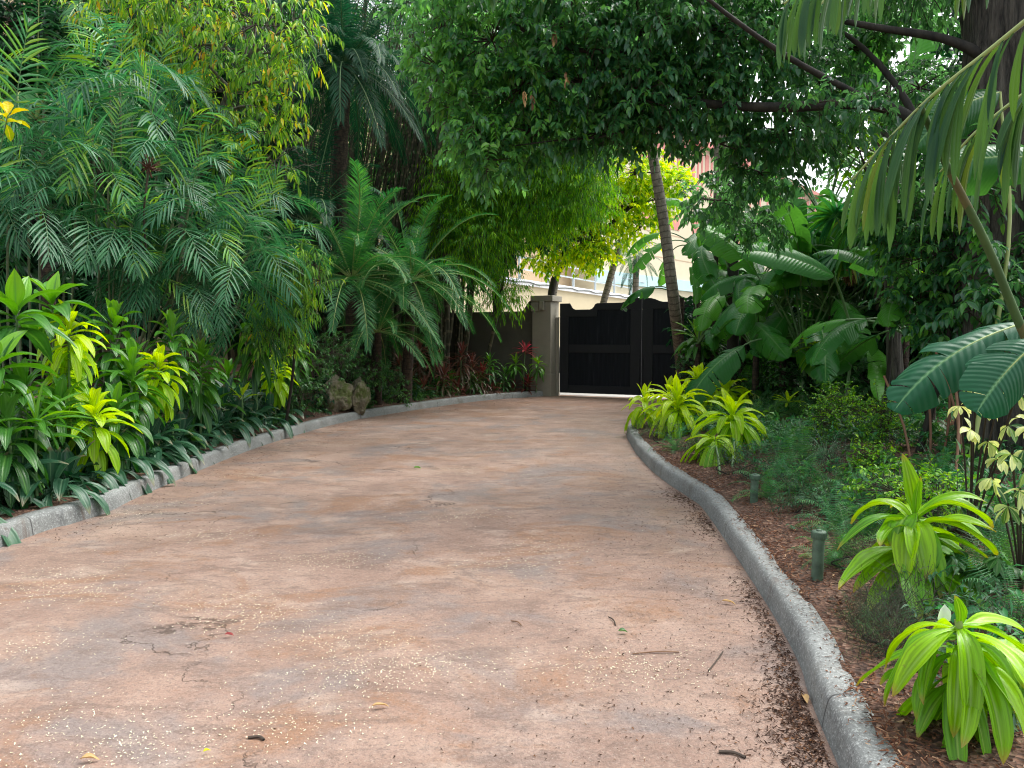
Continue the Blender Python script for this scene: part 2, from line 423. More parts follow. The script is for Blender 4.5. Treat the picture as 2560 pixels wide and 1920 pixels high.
def kerb(name, C, sgn):
    prof = [(0, -.05), (.012, .05), (.022, .105), (.030, .128), (.044, .143), (.062, .150), (.085, .152), (.160, .15), (.168, .13), (.170, .05)]
    mb = MB(); V, U = [], []; ln = 0; n = len(C)
    for i, p in enumerate(C):
        T = (C[min(i + 1, n - 1)] - C[max(i - 1, 0)]).normalized(); nr = Vector((T.y, -T.x, 0)) * sgn
        if i: ln += (p - C[i - 1]).length
        for j, (a, h) in enumerate(prof):
            q = p + nr * (a + (.002 * math.sin(i * .7 + j) if j in (2, 3, 4) else 0)); V.append((q.x, q.y, h + .002 * math.sin(i * .9 + j))); U.append((j / 9, ln))
    k = len(prof)
    F = [[i * k + j, i * k + j + 1, (i + 1) * k + j + 1, (i + 1) * k + j] for i in range(n - 1) for j in range(k - 1)]
    mb.add(V, F, U); o = mb.obj(name, m_kerb)
    return tag(o, kind='structure')
kerb('kerb_left', curve(KL, 240), -1); kerb('kerb_right', curve(KR, 240), 1)

def bed(name, side):
    mb = MB(); ys = np.arange(-6, 21.6 if side < 0 else 19.2, .11)
    ss = np.array([.06, .16, .3, .45, .6, .8, 1., 1.3, 1.7, 2.2, 3, 4, 5, 6.5, 8, 11, 15, 20])
    V = []
    for y in ys:
        k = float(xL(y) if side < 0 else xR(y))
        for s in ss:
            nz1 = .5 + .5 * math.sin(y * 2.7 + math.sin(y * 7.1) * 1.3) * math.sin(y * 11.3 + .7); x = k + side * (s if s > .25 else (.055 if s < .1 else .10 + .05 * nz1)); z = float(bz(x, y)) + R.uniform(-.012, .012); V.append((x, y, .08 if s < .1 else (.138 + .016 * nz1 if s < .2 else z + .02)))
    k = len(ss); F = [[i * k + j, i * k + j + 1, (i + 1) * k + j + 1, (i + 1) * k + j] for i in range(len(ys) - 1) for j in range(k - 1)]
    mb.add(V, F); return tag(mb.obj(name, m_mulch), kind='structure')
bed('ground_bed_left', -1); bed('ground_bed_right', 1)

# ================================================ gate, pillar, boundary wall
TH = rad(27)
C0 = gnd(1376, 991)
GM = Matrix.Translation(C0) @ Matrix.Rotation(-TH, 4, 'Z')        # local x along the gate, local y away from the drive
m_stucco = flat('taupe_painted_render', (.27, .25, .20), .85, .10, 2.5, .35)
m_stucco2 = flat('brown_painted_render', (.105, .098, .078), .9, .10, 2.5, .3)
m_black, t, b = nodes('black_painted_timber'); L = t.links
tc = N(t, 'ShaderNodeTexCoord'); sp = N(t, 'ShaderNodeSeparateXYZ'); L.new(tc.outputs['Object'], sp.inputs[0])
g = mth(t, 'FRACT', mth(t, 'MULTIPLY', sp.outputs[0], 9.0)); gr = mth(t, 'LESS_THAN', g, .07)
mp = N(t, 'ShaderNodeMapping'); mp.inputs['Scale'].default_value = (14, 14, 1.0); L.new(tc.outputs['Object'], mp.inputs[0])
nn = N(t, 'ShaderNodeTexNoise', i_Scale=1.5, i_Detail=5.0); L.new(mp.outputs[0], nn.inputs['Vector'])
rp = ramp(t, [(.3, (.005, .007, .010)), (.62, (.010, .013, .018)), (.80, (.03, .034, .04))]); L.new(nn.outputs[0], rp.inputs[0])
L.new(mix(t, mth(t, 'MULTIPLY', gr, .5), rp.outputs[0], (.004, .005, .006)), b.inputs['Base Color'])
b.inputs['Roughness'].default_value = .55
b.inputs['Specular IOR Level'].default_value = .15
bp = N(t, 'ShaderNodeBump', i_Strength=.6, i_Distance=.01); L.new(mth(t, 'SUBTRACT', nn.outputs[0], gr), bp.inputs['Height']); L.new(bp.outputs[0], b.inputs['Normal'])
m_blackf = flat('black_painted_frame', (.0045, .006, .009), .7, .3, 4., .2)
m_steel = flat('galvanised_steel', (.35, .36, .36), .4, .1, 5., .0, .8)

def lthing(name, label, cat, M, group=None):
    o = thing(name, label, cat, group=group); o.matrix_world = M; return o
def lput(name, mb, mats, parent, smooth=False):
    me = mb.mesh(name, mats, smooth); o = put(name, me, parent); return o
def bevel(o, wd=.008, seg=2):
    md = o.modifiers.new('bevel', 'BEVEL'); md.width = wd; md.segments = seg; md.limit_method = 'ANGLE'; return o

def pillar(x0, label):
    p = lthing('gate_pillar', label, 'pillar', GM @ Matrix.Translation((x0, 0, 0)))
    mb = MB(); box(mb, (-.56, 0, .56), (0, .56, 2.62)); bevel(lput('shaft', mb, m_stucco, p), .012)
    mb = MB(); box(mb, (-.60, -.03, -.1), (.03, .59, .62)); bevel(lput('plinth', mb, m_stucco, p), .015)
    mb = MB(); box(mb, (-.60, -.04, 2.60), (.07, .62, 2.76)); bevel(lput('cap', mb, m_stucco, p), .015)
    return p
pl = pillar(0, 'square taupe rendered pillar with flat cap on the left side of the black gate')
mb = MB(); box(mb, (-.30, -.10, 2.36), (-.17, 0., 2.60)); bx_ = lput('lamp_box', mb, m_stucco, pl); bevel(bx_, .01)
mb = MB(); box(mb, (-.59, -.025, 2.33), (-.36, .0, 2.58)); bevel(lput('moulding', mb, m_stucco, pl), .01)
pillar(5.35, 'taupe rendered pillar behind the leaning palm trunk on the right of the gate')

wl = lthing('boundary_wall', 'brown rendered wall with an ogee step running left from the gate pillar', 'wall', GM)
def ogee(x):                       # x distance left of the pillar
    t_ = np.clip((x - .10) / .30, 0, 1); return 2.63 - .30 * (t_ * t_ * (3 - 2 * t_))
xs = np.concatenate([np.linspace(0, .55, 16), [1.5, 3, 5, 7, 9]])
mb = MB(); prism(mb, [(-.56 - x, -.1, float(ogee(x))) for x in xs], .16, .40); lput('wall', mb, m_stucco2, wl)
mb = MB(); prism(mb, [(-.562 - x, float(ogee(x)) - .10, float(ogee(x)) + .015) for x in xs], .135, .42); lput('coping', mb, m_stucco2, wl)
mb = MB(); box(mb, (-9.5, .13, -.1), (-.61, .158, .98)); lput('plinth', mb, m_stucco2, wl)

wr_ = lthing('boundary_wall', 'brown rendered wall mostly hidden by plants running right from the gate', 'wall', GM)
mb = MB(); prism(mb, [(5.36, -.1, 2.6), (5.7, -.1, 2.45), (6.1, -.1, 2.33), (16, -.1, 2.33)], .16, .40); lput('wall', mb, m_stucco2, wr_)
mb = MB(); prism(mb, [(5.36, 2.51, 2.62), (5.7, 2.36, 2.47), (6.1, 2.24, 2.35), (16, 2.24, 2.35)], .135, .42); lput('coping', mb, m_stucco2, wr_)
def leaf_outline(w):
    pts = [(0, 2.55), (.30, 2.55), (.33, 2.50), (.36, 2.44), (.41, 2.395), (.47, 2.375), (.88, 2.375), (.95, 2.40), (1.0, 2.45), (1.03, 2.51), (1.09, 2.54), (1.78, 2.54), (1.86, 2.56), (1.98, 2.61), (2.10, 2.645), (w, 2.66)]
    return pts
def gate_leaf(x0, w, mirror, label):
    M = GM @ Matrix.Translation((x0, .40, 0))
    g = lthing('gate_leaf', label, 'gate', M, 'leaves of the black timber gate')
    pts = leaf_outline(w)
    f = (lambda x: w - x) if mirror else (lambda x: x)
    def pr(name, outl, y0, y1, mat):
        o_ = [(f(x), a, c) for x, a, c in outl]
        if mirror: o_ = o_[::-1]
        mb = MB(); prism(mb, o_, y0, y1); return lput(name, mb, mat, g)
    pr('board_panel', [(x + (.01 if x == 0 else -.01 if x == w else 0), .09, z - .03) for x, z in pts], .03, .07, m_black)
    low = lambda x: 2.18 if x < 1.10 else 2.36
    tp = []
    for x, z in pts:
        if abs(x - 1.09) < .001: tp += [(x, 2.18, z), (x + .01, 2.36, z)]
        else: tp.append((x, low(x), z))
    bevel(pr('top_rail', tp, 0, .028, m_blackf), .005)
    for a, c in ((0, .26), (w - .30, w)):
        zt = 2.18 if a == 0 else 2.36
        bevel(pr('stile', [(a, .085, zt - .002), (c, .085, zt - .002)], -.001, .027, m_blackf), .005)
    bevel(pr('middle_rail', [(.262, 1.20, 1.42), (w - .302, 1.20, 1.42)], .001, .027, m_blackf), .005)
    bevel(pr('bottom_rail', [(.262, .085, .30), (w - .302, .085, .30)], .001, .027, m_blackf), .005)
    mb = MB(); xx = w - .04 if not mirror else .04
    sticks(mb, [(xx, -.02, -.01)], [(xx, -.02, 1.1)], .009, .009, 6); lput('drop_bolt', mb, m_blackf, g, True)
    for zz in (.5, 1.9):
        mb = MB(); box(mb, (.0 if not mirror else w - .03, .03, zz), (.03 if not mirror else w, .10, zz + .2)); lput('hinge', mb, m_blackf, g)
    return g
gate_leaf(.10, 2.34, False, 'left leaf of the black timber gate with a scooped top beside the pillar')
gate_leaf(2.45, 2.34, True, 'right leaf of the black timber gate partly hidden by the palm trunk')
gp = lthing('gate_post', 'narrow beige steel post between the pillar and the black gate', 'post', GM)
mb = MB(); box(mb, (.015, .33, -.05), (.085, .40, 2.15)); lput('post', mb, m_stucco, gp)
mb = MB(); box(mb, (.01, .325, 2.15), (.09, .405, 2.17)); lput('cap', mb, m_stucco, gp)

# pale yard beyond the gate
q = [GM @ Vector(v) for v in ((-14, .62, .006), (14, .62, .006), (60, 45, .006), (-60, 45, .006))]
mb = MB(); mb.add([tuple(v) for v in q], [[0, 1, 2, 3]]); tag(mb.obj('yard_pavement', m_pale), kind='structure')

# ================================================ building behind
m_cream = flat('cream_stucco', (.50, .43, .28), .9, .05, .7, .1)
m_orange = flat('warm_beige_stucco', (.42, .31, .19), .9, .06, .7, .1)
m_cream2 = flat('pale_yellow_stucco', (.62, .56, .40), .9, .04, .5, .05)
m_white = flat('white_trim', (.75, .77, .78), .6, .05, 2.)
m_blue = flat('pale_blue_paint', (.45, .66, .68), .6, .05, 2.)
m_pink = flat('faded_pink_paint', (.60, .25, .21), .85, .06, 1.)
m_groove = flat('shadow_gap_sealant', (.45, .33, .22), .9, .05, 1., 0)
m_louv = flat('dark_louvre', (.10, .11, .11), .6, .1, 2.)
a1 = math.atan2(.887, .46)
p0 = Vector((1.68, 41, 0))
BM = Matrix.Translation(p0) @ Matrix.Rotation(a1, 4, 'Z')           # x along wall (receding), y to the left/back
bl = lthing('stucco_building', 'large cream and pink stucco building with a raised walkway beyond the gate', 'building', BM)
mb = MB(); box(mb, (-30, .0, -.1), (60, 3.2, 4.22)); lput('lower_wall', mb, m_cream, bl)
mb = MB(); box(mb, (-30, -.16, 4.22), (60, 3.2, 4.5)); lput('ledge', mb, m_white, bl)
mb = MB(); box(mb, (-30, 3.2, -.1), (13.2, 9, 12.)); lput('upper_wall', mb, m_orange, bl)
for x0 in np.arange(-29.5, 13, 6.):
    mb = MB(); box(mb, (x0, 3.185, 4.5), (x0 + .06, 3.199, 12)); lput('wall_joint', mb, m_groove, bl)
m_steelp = flat('railing_grey', (.42, .50, .55), .5, .1, 3.)
rl = lthing('walkway_railing', 'pale steel railing along the raised walkway above the cream wall', 'railing', BM)
for i in range(16):
    mb = MB(); box(mb, (-20 + i * 3.4, -.1, 4.5), (-20 + i * 3.4 + .11, .0, 5.62)); lput('post', mb, m_steelp, rl)
for z in (4.98, 5.56):
    mb = MB(); box(mb, (-30, -.085, z), (60, -.02, z + .07)); lput('rail', mb, m_steelp, rl)
mb = MB(); sticks(mb, [(-30 + i * .9, -.2, 4.36 + .05 * math.sin(i * 2.1)) for i in range(99)], [(-30 + (i + 1) * .9, -.2, 4.36 + .05 * math.sin((i + 1) * 2.1)) for i in range(99)], .035, .035, 5)
tag(mb.obj('cable', m_louv), 'black cable run sagging along the white ledge below the railing', 'cable').matrix_world = BM

a2 = math.atan2(.78, .62)
FM = Matrix.Translation(Vector((5.4, 51.2, 0))) @ Matrix.Rotation(a2, 4, 'Z')
fb = lthing('striped_building', 'tall pale yellow building with faded pink stripes below its roofline', 'building', FM)
mb = MB(); box(mb, (0, 0, -.1), (60, 20, 17)); lput('facade', mb, m_cream2, fb)
mb = MB(); box(mb, (-.4, -.5, 17), (60.5, 20.5, 17.5)); lput('cornice', mb, m_pink, fb)
mb = MB(); box(mb, (0, -.25, 5.3), (60, 0, 6.1)); lput('band', mb, m_blue, fb)
mb = MB()
for z in (7.6, 9.4, 11.6, 13.2): box(mb, (0, -.012, z), (60, -.002, z + .07))
lput('joint', mb, m_groove, fb)
mb = MB(); i = 0; x = .8
while x < 59:
    wd = (.32, .5, .32, .32, .7)[i % 5]; lo = (13.4, 14.3, 13.4, 13.9, 15.0)[i % 5]
    box(mb, (x, -.03, lo), (x + wd, -.003, 16.6)); x += wd + .42; i += 1
lput('stripe_ornament', mb, m_pink, fb)
for i in range(14):
    mb = MB(); box(mb, (2.2 + i * 4.1, -.03, 9.9), (4.0 + i * 4.1, -.003, 11.0)); lput('pink_panel', mb, m_pink, fb)
for x in (4.5, 12, 13.6, 20):
    mb = MB(); box(mb, (x, -.05, 3.2), (x + 1.1, -.003, 4.8))
    for k in range(8): box(mb, (x, -.09, 3.25 + k * .19), (x + 1.1, -.051, 3.31 + k * .19))
    lput('louvre_vent', mb, m_louv, fb)
# ================================================ plant materials
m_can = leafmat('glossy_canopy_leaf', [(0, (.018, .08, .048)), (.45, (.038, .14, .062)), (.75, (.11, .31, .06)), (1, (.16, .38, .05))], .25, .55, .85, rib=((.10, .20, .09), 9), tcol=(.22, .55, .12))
m_bpalm = leafmat('blue_green_leaflet', [(0, (.014, .065, .034)), (.5, (.036, .13, .06)), (.85, (.075, .23, .09)), (.97, (.16, .38, .05)), (1, (.30, .27, .08))], .40, .32, .45, rib=((.14, .27, .15), 7))
m_date = leafmat('date_palm_leaflet', [(0, (.025, .095, .045)), (.5, (.05, .16, .055)), (.9, (.09, .25, .055)), (1, (.24, .30, .06))], .45, .35, .35)
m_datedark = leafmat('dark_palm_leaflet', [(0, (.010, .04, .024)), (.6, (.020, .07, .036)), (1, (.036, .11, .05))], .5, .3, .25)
m_yel = leafmat('yellow_green_hanging_leaf', [(0, (.04, .14, .035)), (.45, (.10, .27, .045)), (.75, (.26, .44, .05)), (.96, (.50, .55, .05)), (1, (.50, .33, .05))], .45, .42, .4, rib=((.35, .42, .15), 8))
m_yel2 = leafmat('bright_lime_tree_leaf', [(0, (.08, .22, .02)), (.4, (.22, .40, .03)), (1, (.55, .62, .05))], .45, .55, .4)
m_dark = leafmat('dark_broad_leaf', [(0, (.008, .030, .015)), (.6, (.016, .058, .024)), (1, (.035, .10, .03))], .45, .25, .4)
m_midg = leafmat('mid_green_shrub_leaf', [(0, (.02, .07, .025)), (.6, (.045, .13, .035)), (1, (.10, .24, .045))], .38, .3, .5, rib=((.12, .24, .08), 8))
m_lime = leafmat('chartreuse_dracaena_leaf', [(0, (.46, .62, .035)), (.35, (.30, .52, .03)), (.7, (.15, .36, .03)), (1, (.07, .22, .035))], .36, .38, .45, rib=((.42, .58, .10), 10), veins='par', stripe=.9, vein_n=20, tip=((.35, .26, .07), .95), spots=.25)
m_gdrac = leafmat('green_strap_leaf', [(0, (.20, .42, .05)), (.3, (.07, .20, .035)), (1, (.022, .085, .025))], .3, .32, .55, veins='par', stripe=.3, vein_n=16, rib=((.10, .26, .05), 9))
m_asp = leafmat('grey_green_broad_leaf', [(0, (.022, .07, .04)), (.5, (.045, .115, .065)), (.85, (.085, .17, .085)), (.96, (.15, .22, .08)), (1, (.30, .20, .09))], .34, .22, .6, veins='par', stripe=.3, vein_n=16, tip=((.26, .20, .12), .86), spots=.3, rib=((.12, .22, .13), 12))
m_red = leafmat('red_brown_strap_leaf', [(0, (.36, .08, .08)), (.15, (.16, .05, .04)), (.35, (.10, .04, .03)), (.65, (.10, .055, .035)), (1, (.04, .09, .035))], .4, .3, .5)
m_strel = leafmat('glossy_paddle_leaf', [(0, (.018, .10, .03)), (.5, (.038, .175, .035)), (.85, (.09, .28, .035)), (1, (.30, .42, .05))], .33, .42, .55, rib=((.16, .34, .10), 26), veins='pin', vein_n=40, tcol=(.14, .42, .03))
m_big = leafmat('big_blue_green_paddle', [(0, (.012, .065, .035)), (1, (.028, .115, .055))], .42, .25, .4, rib=((.15, .34, .15), 24), veins='pin', vein_n=30)
m_fern = leafmat('fern_leaf', [(0, (.03, .12, .05)), (.6, (.06, .20, .075)), (1, (.13, .32, .07))], .45, .3, .4)
m_wisp = leafmat('grey_green_wispy_leaf', [(0, (.035, .085, .05)), (.7, (.08, .16, .085)), (1, (.14, .22, .10))], .5, .25, .4)
m_lirio = leafmat('striped_grass_leaf', [(0, (.10, .20, .12)), (.6, (.18, .30, .19)), (1, (.34, .42, .30))], .4, .25, .5, stripe=.4)
m_limeshrub = leafmat('small_bright_green_leaf', [(0, (.04, .14, .02)), (.5, (.10, .27, .03)), (1, (.28, .48, .05))], .38, .38, .45)
m_var = leafmat('cream_variegated_leaflet', [(0, (.62, .66, .30)), (.55, (.50, .58, .24)), (.7, (.12, .24, .06)), (1, (.03, .09, .03))], .38, .3, .5, rib=((.35, .46, .18), 8))
m_croton = leafmat('croton_leaf', [(0, (.60, .50, .04)), (1, (.25, .33, .04))], .35, .3, .5, rib=((.75, .6, .1), 10), veins='pin', vein_n=8)
m_fish = leafmat('hanging_palm_ribbon', [(0, (.010, .062, .032)), (.5, (.018, .085, .03)), (.85, (.05, .12, .02)), (1, (.15, .20, .03))], .42, .42, .5, veins='par', stripe=.35, vein_n=12, tcol=(.14, .26, .02))
m_bamleaf = leafmat('bamboo_leaf', [(0, (.04, .15, .02)), (.5, (.085, .25, .025)), (1, (.20, .40, .03))], .45, .48, .35)
m_dead = leafmat('dead_brown_leaf', [(0, (.10, .06, .035)), (.6, (.24, .16, .09)), (1, (.42, .30, .16))], .8, .15, .2)
m_rachis = flat('green_leaf_stalk', (.10, .20, .07), .45, .2, 4., 0)
m_rachy = flat('yellow_green_stalk', (.26, .34, .10), .45, .2, 4., 0)
m_stem = flat('ringed_green_cane', (.10, .13, .06), .6, .3, 8., .2)
m_twig = flat('dark_twig', (.045, .032, .022), .85, .3, 5., 0)
m_barkd = barkmat('dark_tree_bark', (.008, .008, .006), (.034, .031, .023), 9., .22, .9)
m_barkbig = barkmat('furrowed_bark', (.010, .010, .008), (.15, .14, .112), 22., .10, 1.0, dist=.14)
m_palmgrey = barkmat('grey_ringed_palm_trunk', (.12, .105, .08), (.27, .24, .19), 14., .6, .7, 7., (.055, .045, .035))
m_palmbrown = barkmat('brown_ringed_trunk', (.055, .033, .02), (.13, .08, .05), 12., .5, .7, 9., (.25, .19, .13))
m_palmgreen = barkmat('pale_green_ringed_trunk', (.16, .19, .09), (.30, .32, .17), 10., .5, .3, 6., (.42, .40, .28))
m_palmrough = barkmat('rough_date_trunk', (.012, .009, .007), (.09, .06, .04), 14., .8, 1., 12., (.02, .014, .01))
m_culm = barkmat('bamboo_culm', (.022, .022, .012), (.075, .070, .035), 5., .3, .2, 3., (.14, .12, .07))

# ================================================ prototypes
def rvec(n, s=1.): return R.normal(0, s, (n, 3))
_pc = {}
def rach(elev, Lr, bend, n=14, start=1.0):
    e = rad(elev); d = np.array([math.cos(e), 0, math.sin(e)]); P = [np.zeros(3)]; D = [d]
    for i in range(n):
        t = (i + 1) / n
        d = d + np.array([0, 0, -1.]) * bend / n * (.35 + 1.3 * t) * (0.35 + abs(d[0])); d = d / np.linalg.norm(d)
        P.append(P[-1] + d * Lr / n); D.append(d)
    return np.array(P), np.array(D)
def frond(kind, elev, var=0):
    key = (kind, elev, var)
    if key in _pc: return _pc[key]
    K = dict(
      cham=dict(L=1.05, nl=14, ll=.42, lw=.028, bend=1.9, pet=.22, a=(58, 26), vee=.05, dl=.55, mat=m_bpalm, rr=.006, seg=3),
      date=dict(L=2.5, nl=76, ll=.40, lw=.022, bend=1.25, pet=.12, a=(66, 28), vee=.25, dl=.35, mat=m_date, rr=.016, seg=2),
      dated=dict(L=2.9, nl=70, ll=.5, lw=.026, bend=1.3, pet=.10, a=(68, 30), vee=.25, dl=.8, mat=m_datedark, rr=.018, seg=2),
      coco=dict(L=2.4, nl=40, ll=.55, lw=.035, bend=1.5, pet=.15, a=(65, 30), vee=.1, dl=1.4, mat=m_date, rr=.018, seg=3),
      fern=dict(L=.55, nl=25, ll=.09, lw=.023, bend=1.4, pet=.08, a=(80, 60), vee=.05, dl=.3, mat=m_fern, rr=.0025, seg=1),
      fernd=dict(L=.5, nl=18, ll=.12, lw=.024, bend=1.2, pet=.08, a=(70, 45), vee=.1, dl=.3, mat=m_midg, rr=.0025, seg=1),
    )[kind]
    mb = MB(); P, D = rach(elev, K['L'], K['bend'] * (.85 + .3 * R.random()))
    n = K['nl']; t = np.linspace(K['pet'], .995, n); idx = t * (len(P) - 1); i0 = np.minimum(idx.astype(int), len(P) - 2); fr = (idx - i0)[:, None]
    Q = P[i0] * (1 - fr) + P[i0 + 1] * fr; d = nrm(D[i0] * (1 - fr) + D[i0 + 1] * fr)
    for sgn in (-1, 1):
        side = np.array([0, sgn, 0.]); nn = np.cross(np.array([0, 1., 0]), -d); nn = np.where(nn[:, 2:3] < 0, -nn, nn)
        a = np.radians(np.interp(t, [K['pet'], 1], K['a']) + R.normal(0, 4, n))
        ld = d * np.cos(a)[:, None] + side * np.sin(a)[:, None] + nn * (K['vee'] + R.normal(0, .07, n))[:, None]
        ln = K['ll'] * np.interp(t, [K['pet'], .3, .65, 1], [.55, 1, .92, .38]) * R.uniform(.9, 1.08, n)
        keep = R.random(n) > .03
        strips(mb, Q[keep], ld[keep], nn[keep], ln[keep], K['lw'], K['dl'] * R.uniform(.7, 1.3, keep.sum()), K['seg'], 'blade', .3, np.clip(R.normal((.38, .52, .86)[var % 3], .14, keep.sum()), 0, .98))
    tube(mb, P, np.linspace(K['rr'], K['rr'] * .25, len(P)), 5, mi=1)
    m = mb.mesh('frond', [K['mat'], m_rachy if kind in ('date', 'coco') else m_rachis])
    _pc[key] = m; return m
def fan(elev, var=0, pl=.8, bl=.75, mat=None, tip=.6, nf=34):
    key = ('fan', elev, var, pl, mat.name if mat else '')
    if key in _pc: return _pc[key]
    mb = MB(); P, D = rach(elev, pl, .5, 6); d = D[-1]; nn = np.cross(d, [0, 1, 0]); nn = nn if nn[2] > 0 else -nn; side = np.array([0, 1., 0])
    a = np.linspace(-2.3, 2.3, nf) + R.normal(0, .02, nf)
    ld = np.cos(a)[:, None] * d + np.sin(a)[:, None] * side + .15 * nn * np.cos(a * 2)[:, None]
    strips(mb, np.repeat(P[-1:], nf, 0), ld, nn, bl * R.uniform(.9, 1.05, nf) * (1 - .12 * np.abs(a)), .06, 1.1 * R.uniform(.6, 1.4, nf), 4, 'blade', .4, R.uniform(0, 1, nf))
    tube(mb, P, .012, 5, mi=1)
    m = mb.mesh('fan_leaf', [mat or m_date, m_rachis]); _pc[key] = m; return m

def paddle(mb, P, d, up, L, W, torn=.3, droop=.8, mi=0, rnd=.5, n=30, J=4, vee=.35, rib=.010, curl=0.):
    d = Vector(d).normalized(); up = Vector(up); side = d.cross(up).normalized(); P = Vector(P); rows = []
    cur = P.copy()
    for i in range(n + 1):
        t = i / n
        nn = side.cross(d).normalized(); rows.append((cur.copy(), d.copy(), nn.copy(), side.copy(), t))
        d = (d + Vector((0, 0, -1)) * droop / n * (.5 + t) + side * curl / n).normalized(); side = (side - d * side.dot(d)).normalized(); cur = cur + d * L / n
    ks, ws = [0, .04, .15, .4, .7, .88, .97, 1], [.15, .55, .85, 1, .92, .62, .3, .03]
    for sg in (-1, 1):
        i = 0
        while i < n:
            g = random.randint(2, 5) if random.random() < torn else random.randint(5, 11)
            if torn <= 0: g = n
            j = min(n, i + g); dr = random.uniform(-.05, .35) * (torn > 0) + random.uniform(0, .1); gap = .35 * (torn > 0) * random.uniform(.2, 1.3)
            V, U = [], []
            mid = (i + j) / 2
            for k in range(i, j + 1):
                p, dd, nn, sd, t = rows[k]; w_ = W / 2 * float(np.interp(t, ks, ws)) * (1 if k not in (i, j) or torn <= 0 else .96)
                lat = (sd * sg * .95 + dd * .30).normalized()
                for q in range(J + 1):
                    f = q / J
                    off = lat * (w_ * f) + nn * (w_ * (vee * f - (.45 + dr * 2.2) * f * f + .004 * ((k % 2) * 2 - 1) * f))
                    if torn > 0: off = off + dd * ((mid - k) / max(1, g) * gap * L / n * f * 2)
                    V.append(tuple(p + off)); U.append((.5 + sg * .5 * f, t))
            F = [[a * (J + 1) + q, a * (J + 1) + q + 1, (a + 1) * (J + 1) + q + 1, (a + 1) * (J + 1) + q] for a in range(j - i) for q in range(J)]
            mb.add(V, F, U, min(1, max(0, rnd + random.uniform(-.06, .06))), mi); i = j
    tube(mb, [tuple(r[0] - r[2] * .004) for r in rows[::3]], np.linspace(rib, rib * .2, len(rows[::3])), 5, mi=1)
def sleaf(elev, var=0, pl=1.4, bl=1.2, bw=.42, torn=.35, mat=None, bend=.7):
    key = ('sl', elev, var, pl, bl, bw, torn, mat.name if mat else '', bend)
    if key in _pc: return _pc[key]
    mb = MB(); P, D = rach(elev, pl, bend, 10)
    tube(mb, P, np.linspace(.022, .012, len(P)), 6, mi=1)
    paddle(mb, P[-1], D[-1], (0, 0, 1) if abs(D[-1][2]) < .95 else (-1, 0, 0), bl, bw, torn, 1.1 + .5 * random.random(), 0, random.uniform(.2, .8), curl=random.uniform(-.4, .4))
    m = mb.mesh('leaf', [mat or m_strel, m_rachis]); _pc[key] = m; return m

# ================================================ plant builders (each returns its thing)
def RZ(a, tilt=0., s=1., roll=0.): return Matrix.Rotation(a, 4, 'Z') @ Matrix.Rotation(roll, 4, 'X') @ Matrix.Rotation(tilt, 4, 'Y') @ Matrix.Diagonal((s, s, s, 1))
def palm(name, label, cat, base, top, kind, nf, size, elevs=(85, -20), r0=.1, r1=.08, tmat=None, group=None, az0=None, spread=6.283, bendpts=None, vs=2, fname='frond'):
    base = Vector(base); top = Vector(top); p = thing(name, label, cat, base, group=group)
    pts = curve([base, *(bendpts or []), top], 18)
    mb = MB(); tube(mb, pts, np.linspace(r0, r1, 19) * (1 + .25 * np.exp(-np.linspace(0, 1, 19) * 14)), 12, rough=.03); mb.obj('trunk', tmat or m_palmgrey, p)
    az0 = random.uniform(0, 6.28) if az0 is None else az0
    for i in range(nf):
        t = (i + .5) / nf; el = elevs[0] + (elevs[1] - elevs[0]) * t ** .85 + random.uniform(-8, 8)
        q = min((85, 65, 45, 25, 5, -20), key=lambda z: abs(z - el))
        az = az0 + (i * 2.399963) % spread
        m = frond(kind, q, i % vs) if kind != 'fan' else fan(q, i % vs)
        put(fname, m, p, Matrix.Translation(top - base) @ RZ(az, -rad(el - q), size * random.uniform(.85, 1.1), random.uniform(-.25, .25)))
    return p
def canes(name, label, cat, tops, kind='cham', nf=7, size=1., group=None, mat=None, elevs=(80, -15), r=.014, lean=.4):
    """a clump of thin canes, each ending in a tuft of fronds"""
    c0 = sum((Vector(t) for t in tops), Vector()) / len(tops); b0 = Vector((c0.x, c0.y, float(bz(c0.x, c0.y))))
    p = thing(name, label, cat, b0, group=group)
    for tp in tops:
        tp = Vector(tp); bb = Vector((tp.x * (1 - lean) + c0.x * lean, tp.y * (1 - lean) + c0.y * lean, 0)); bb.x = min(bb.x, float(xL(bb.y)) - random.uniform(1.0, 1.9)); bb.z = float(bz(bb.x, bb.y)) - .03
        mb = MB(); tube(mb, curve([bb, (bb + tp) / 2 + Vector((random.uniform(-.1, .1), 0, 0)), tp], 8), r, 6); mb.obj('cane', mat or m_stem, p)
        a0 = random.uniform(0, 6.28)
        for i in range(nf):
            el = elevs[0] + (elevs[1] - elevs[0]) * (i + .3) / nf + random.uniform(-8, 8); q = min((85, 65, 45, 25, 5, -20), key=lambda z: abs(z - el))
            put('frond', frond(kind, q, 2 if i == 0 or random.random() < .08 else i % 2), p, Matrix.Translation(tp - b0 - Vector((0, 0, .02 * i))) @ RZ(a0 + i * 2.4, -rad(el - q), size * random.uniform(.8, 1.15), random.uniform(-.35, .35)))
    return p

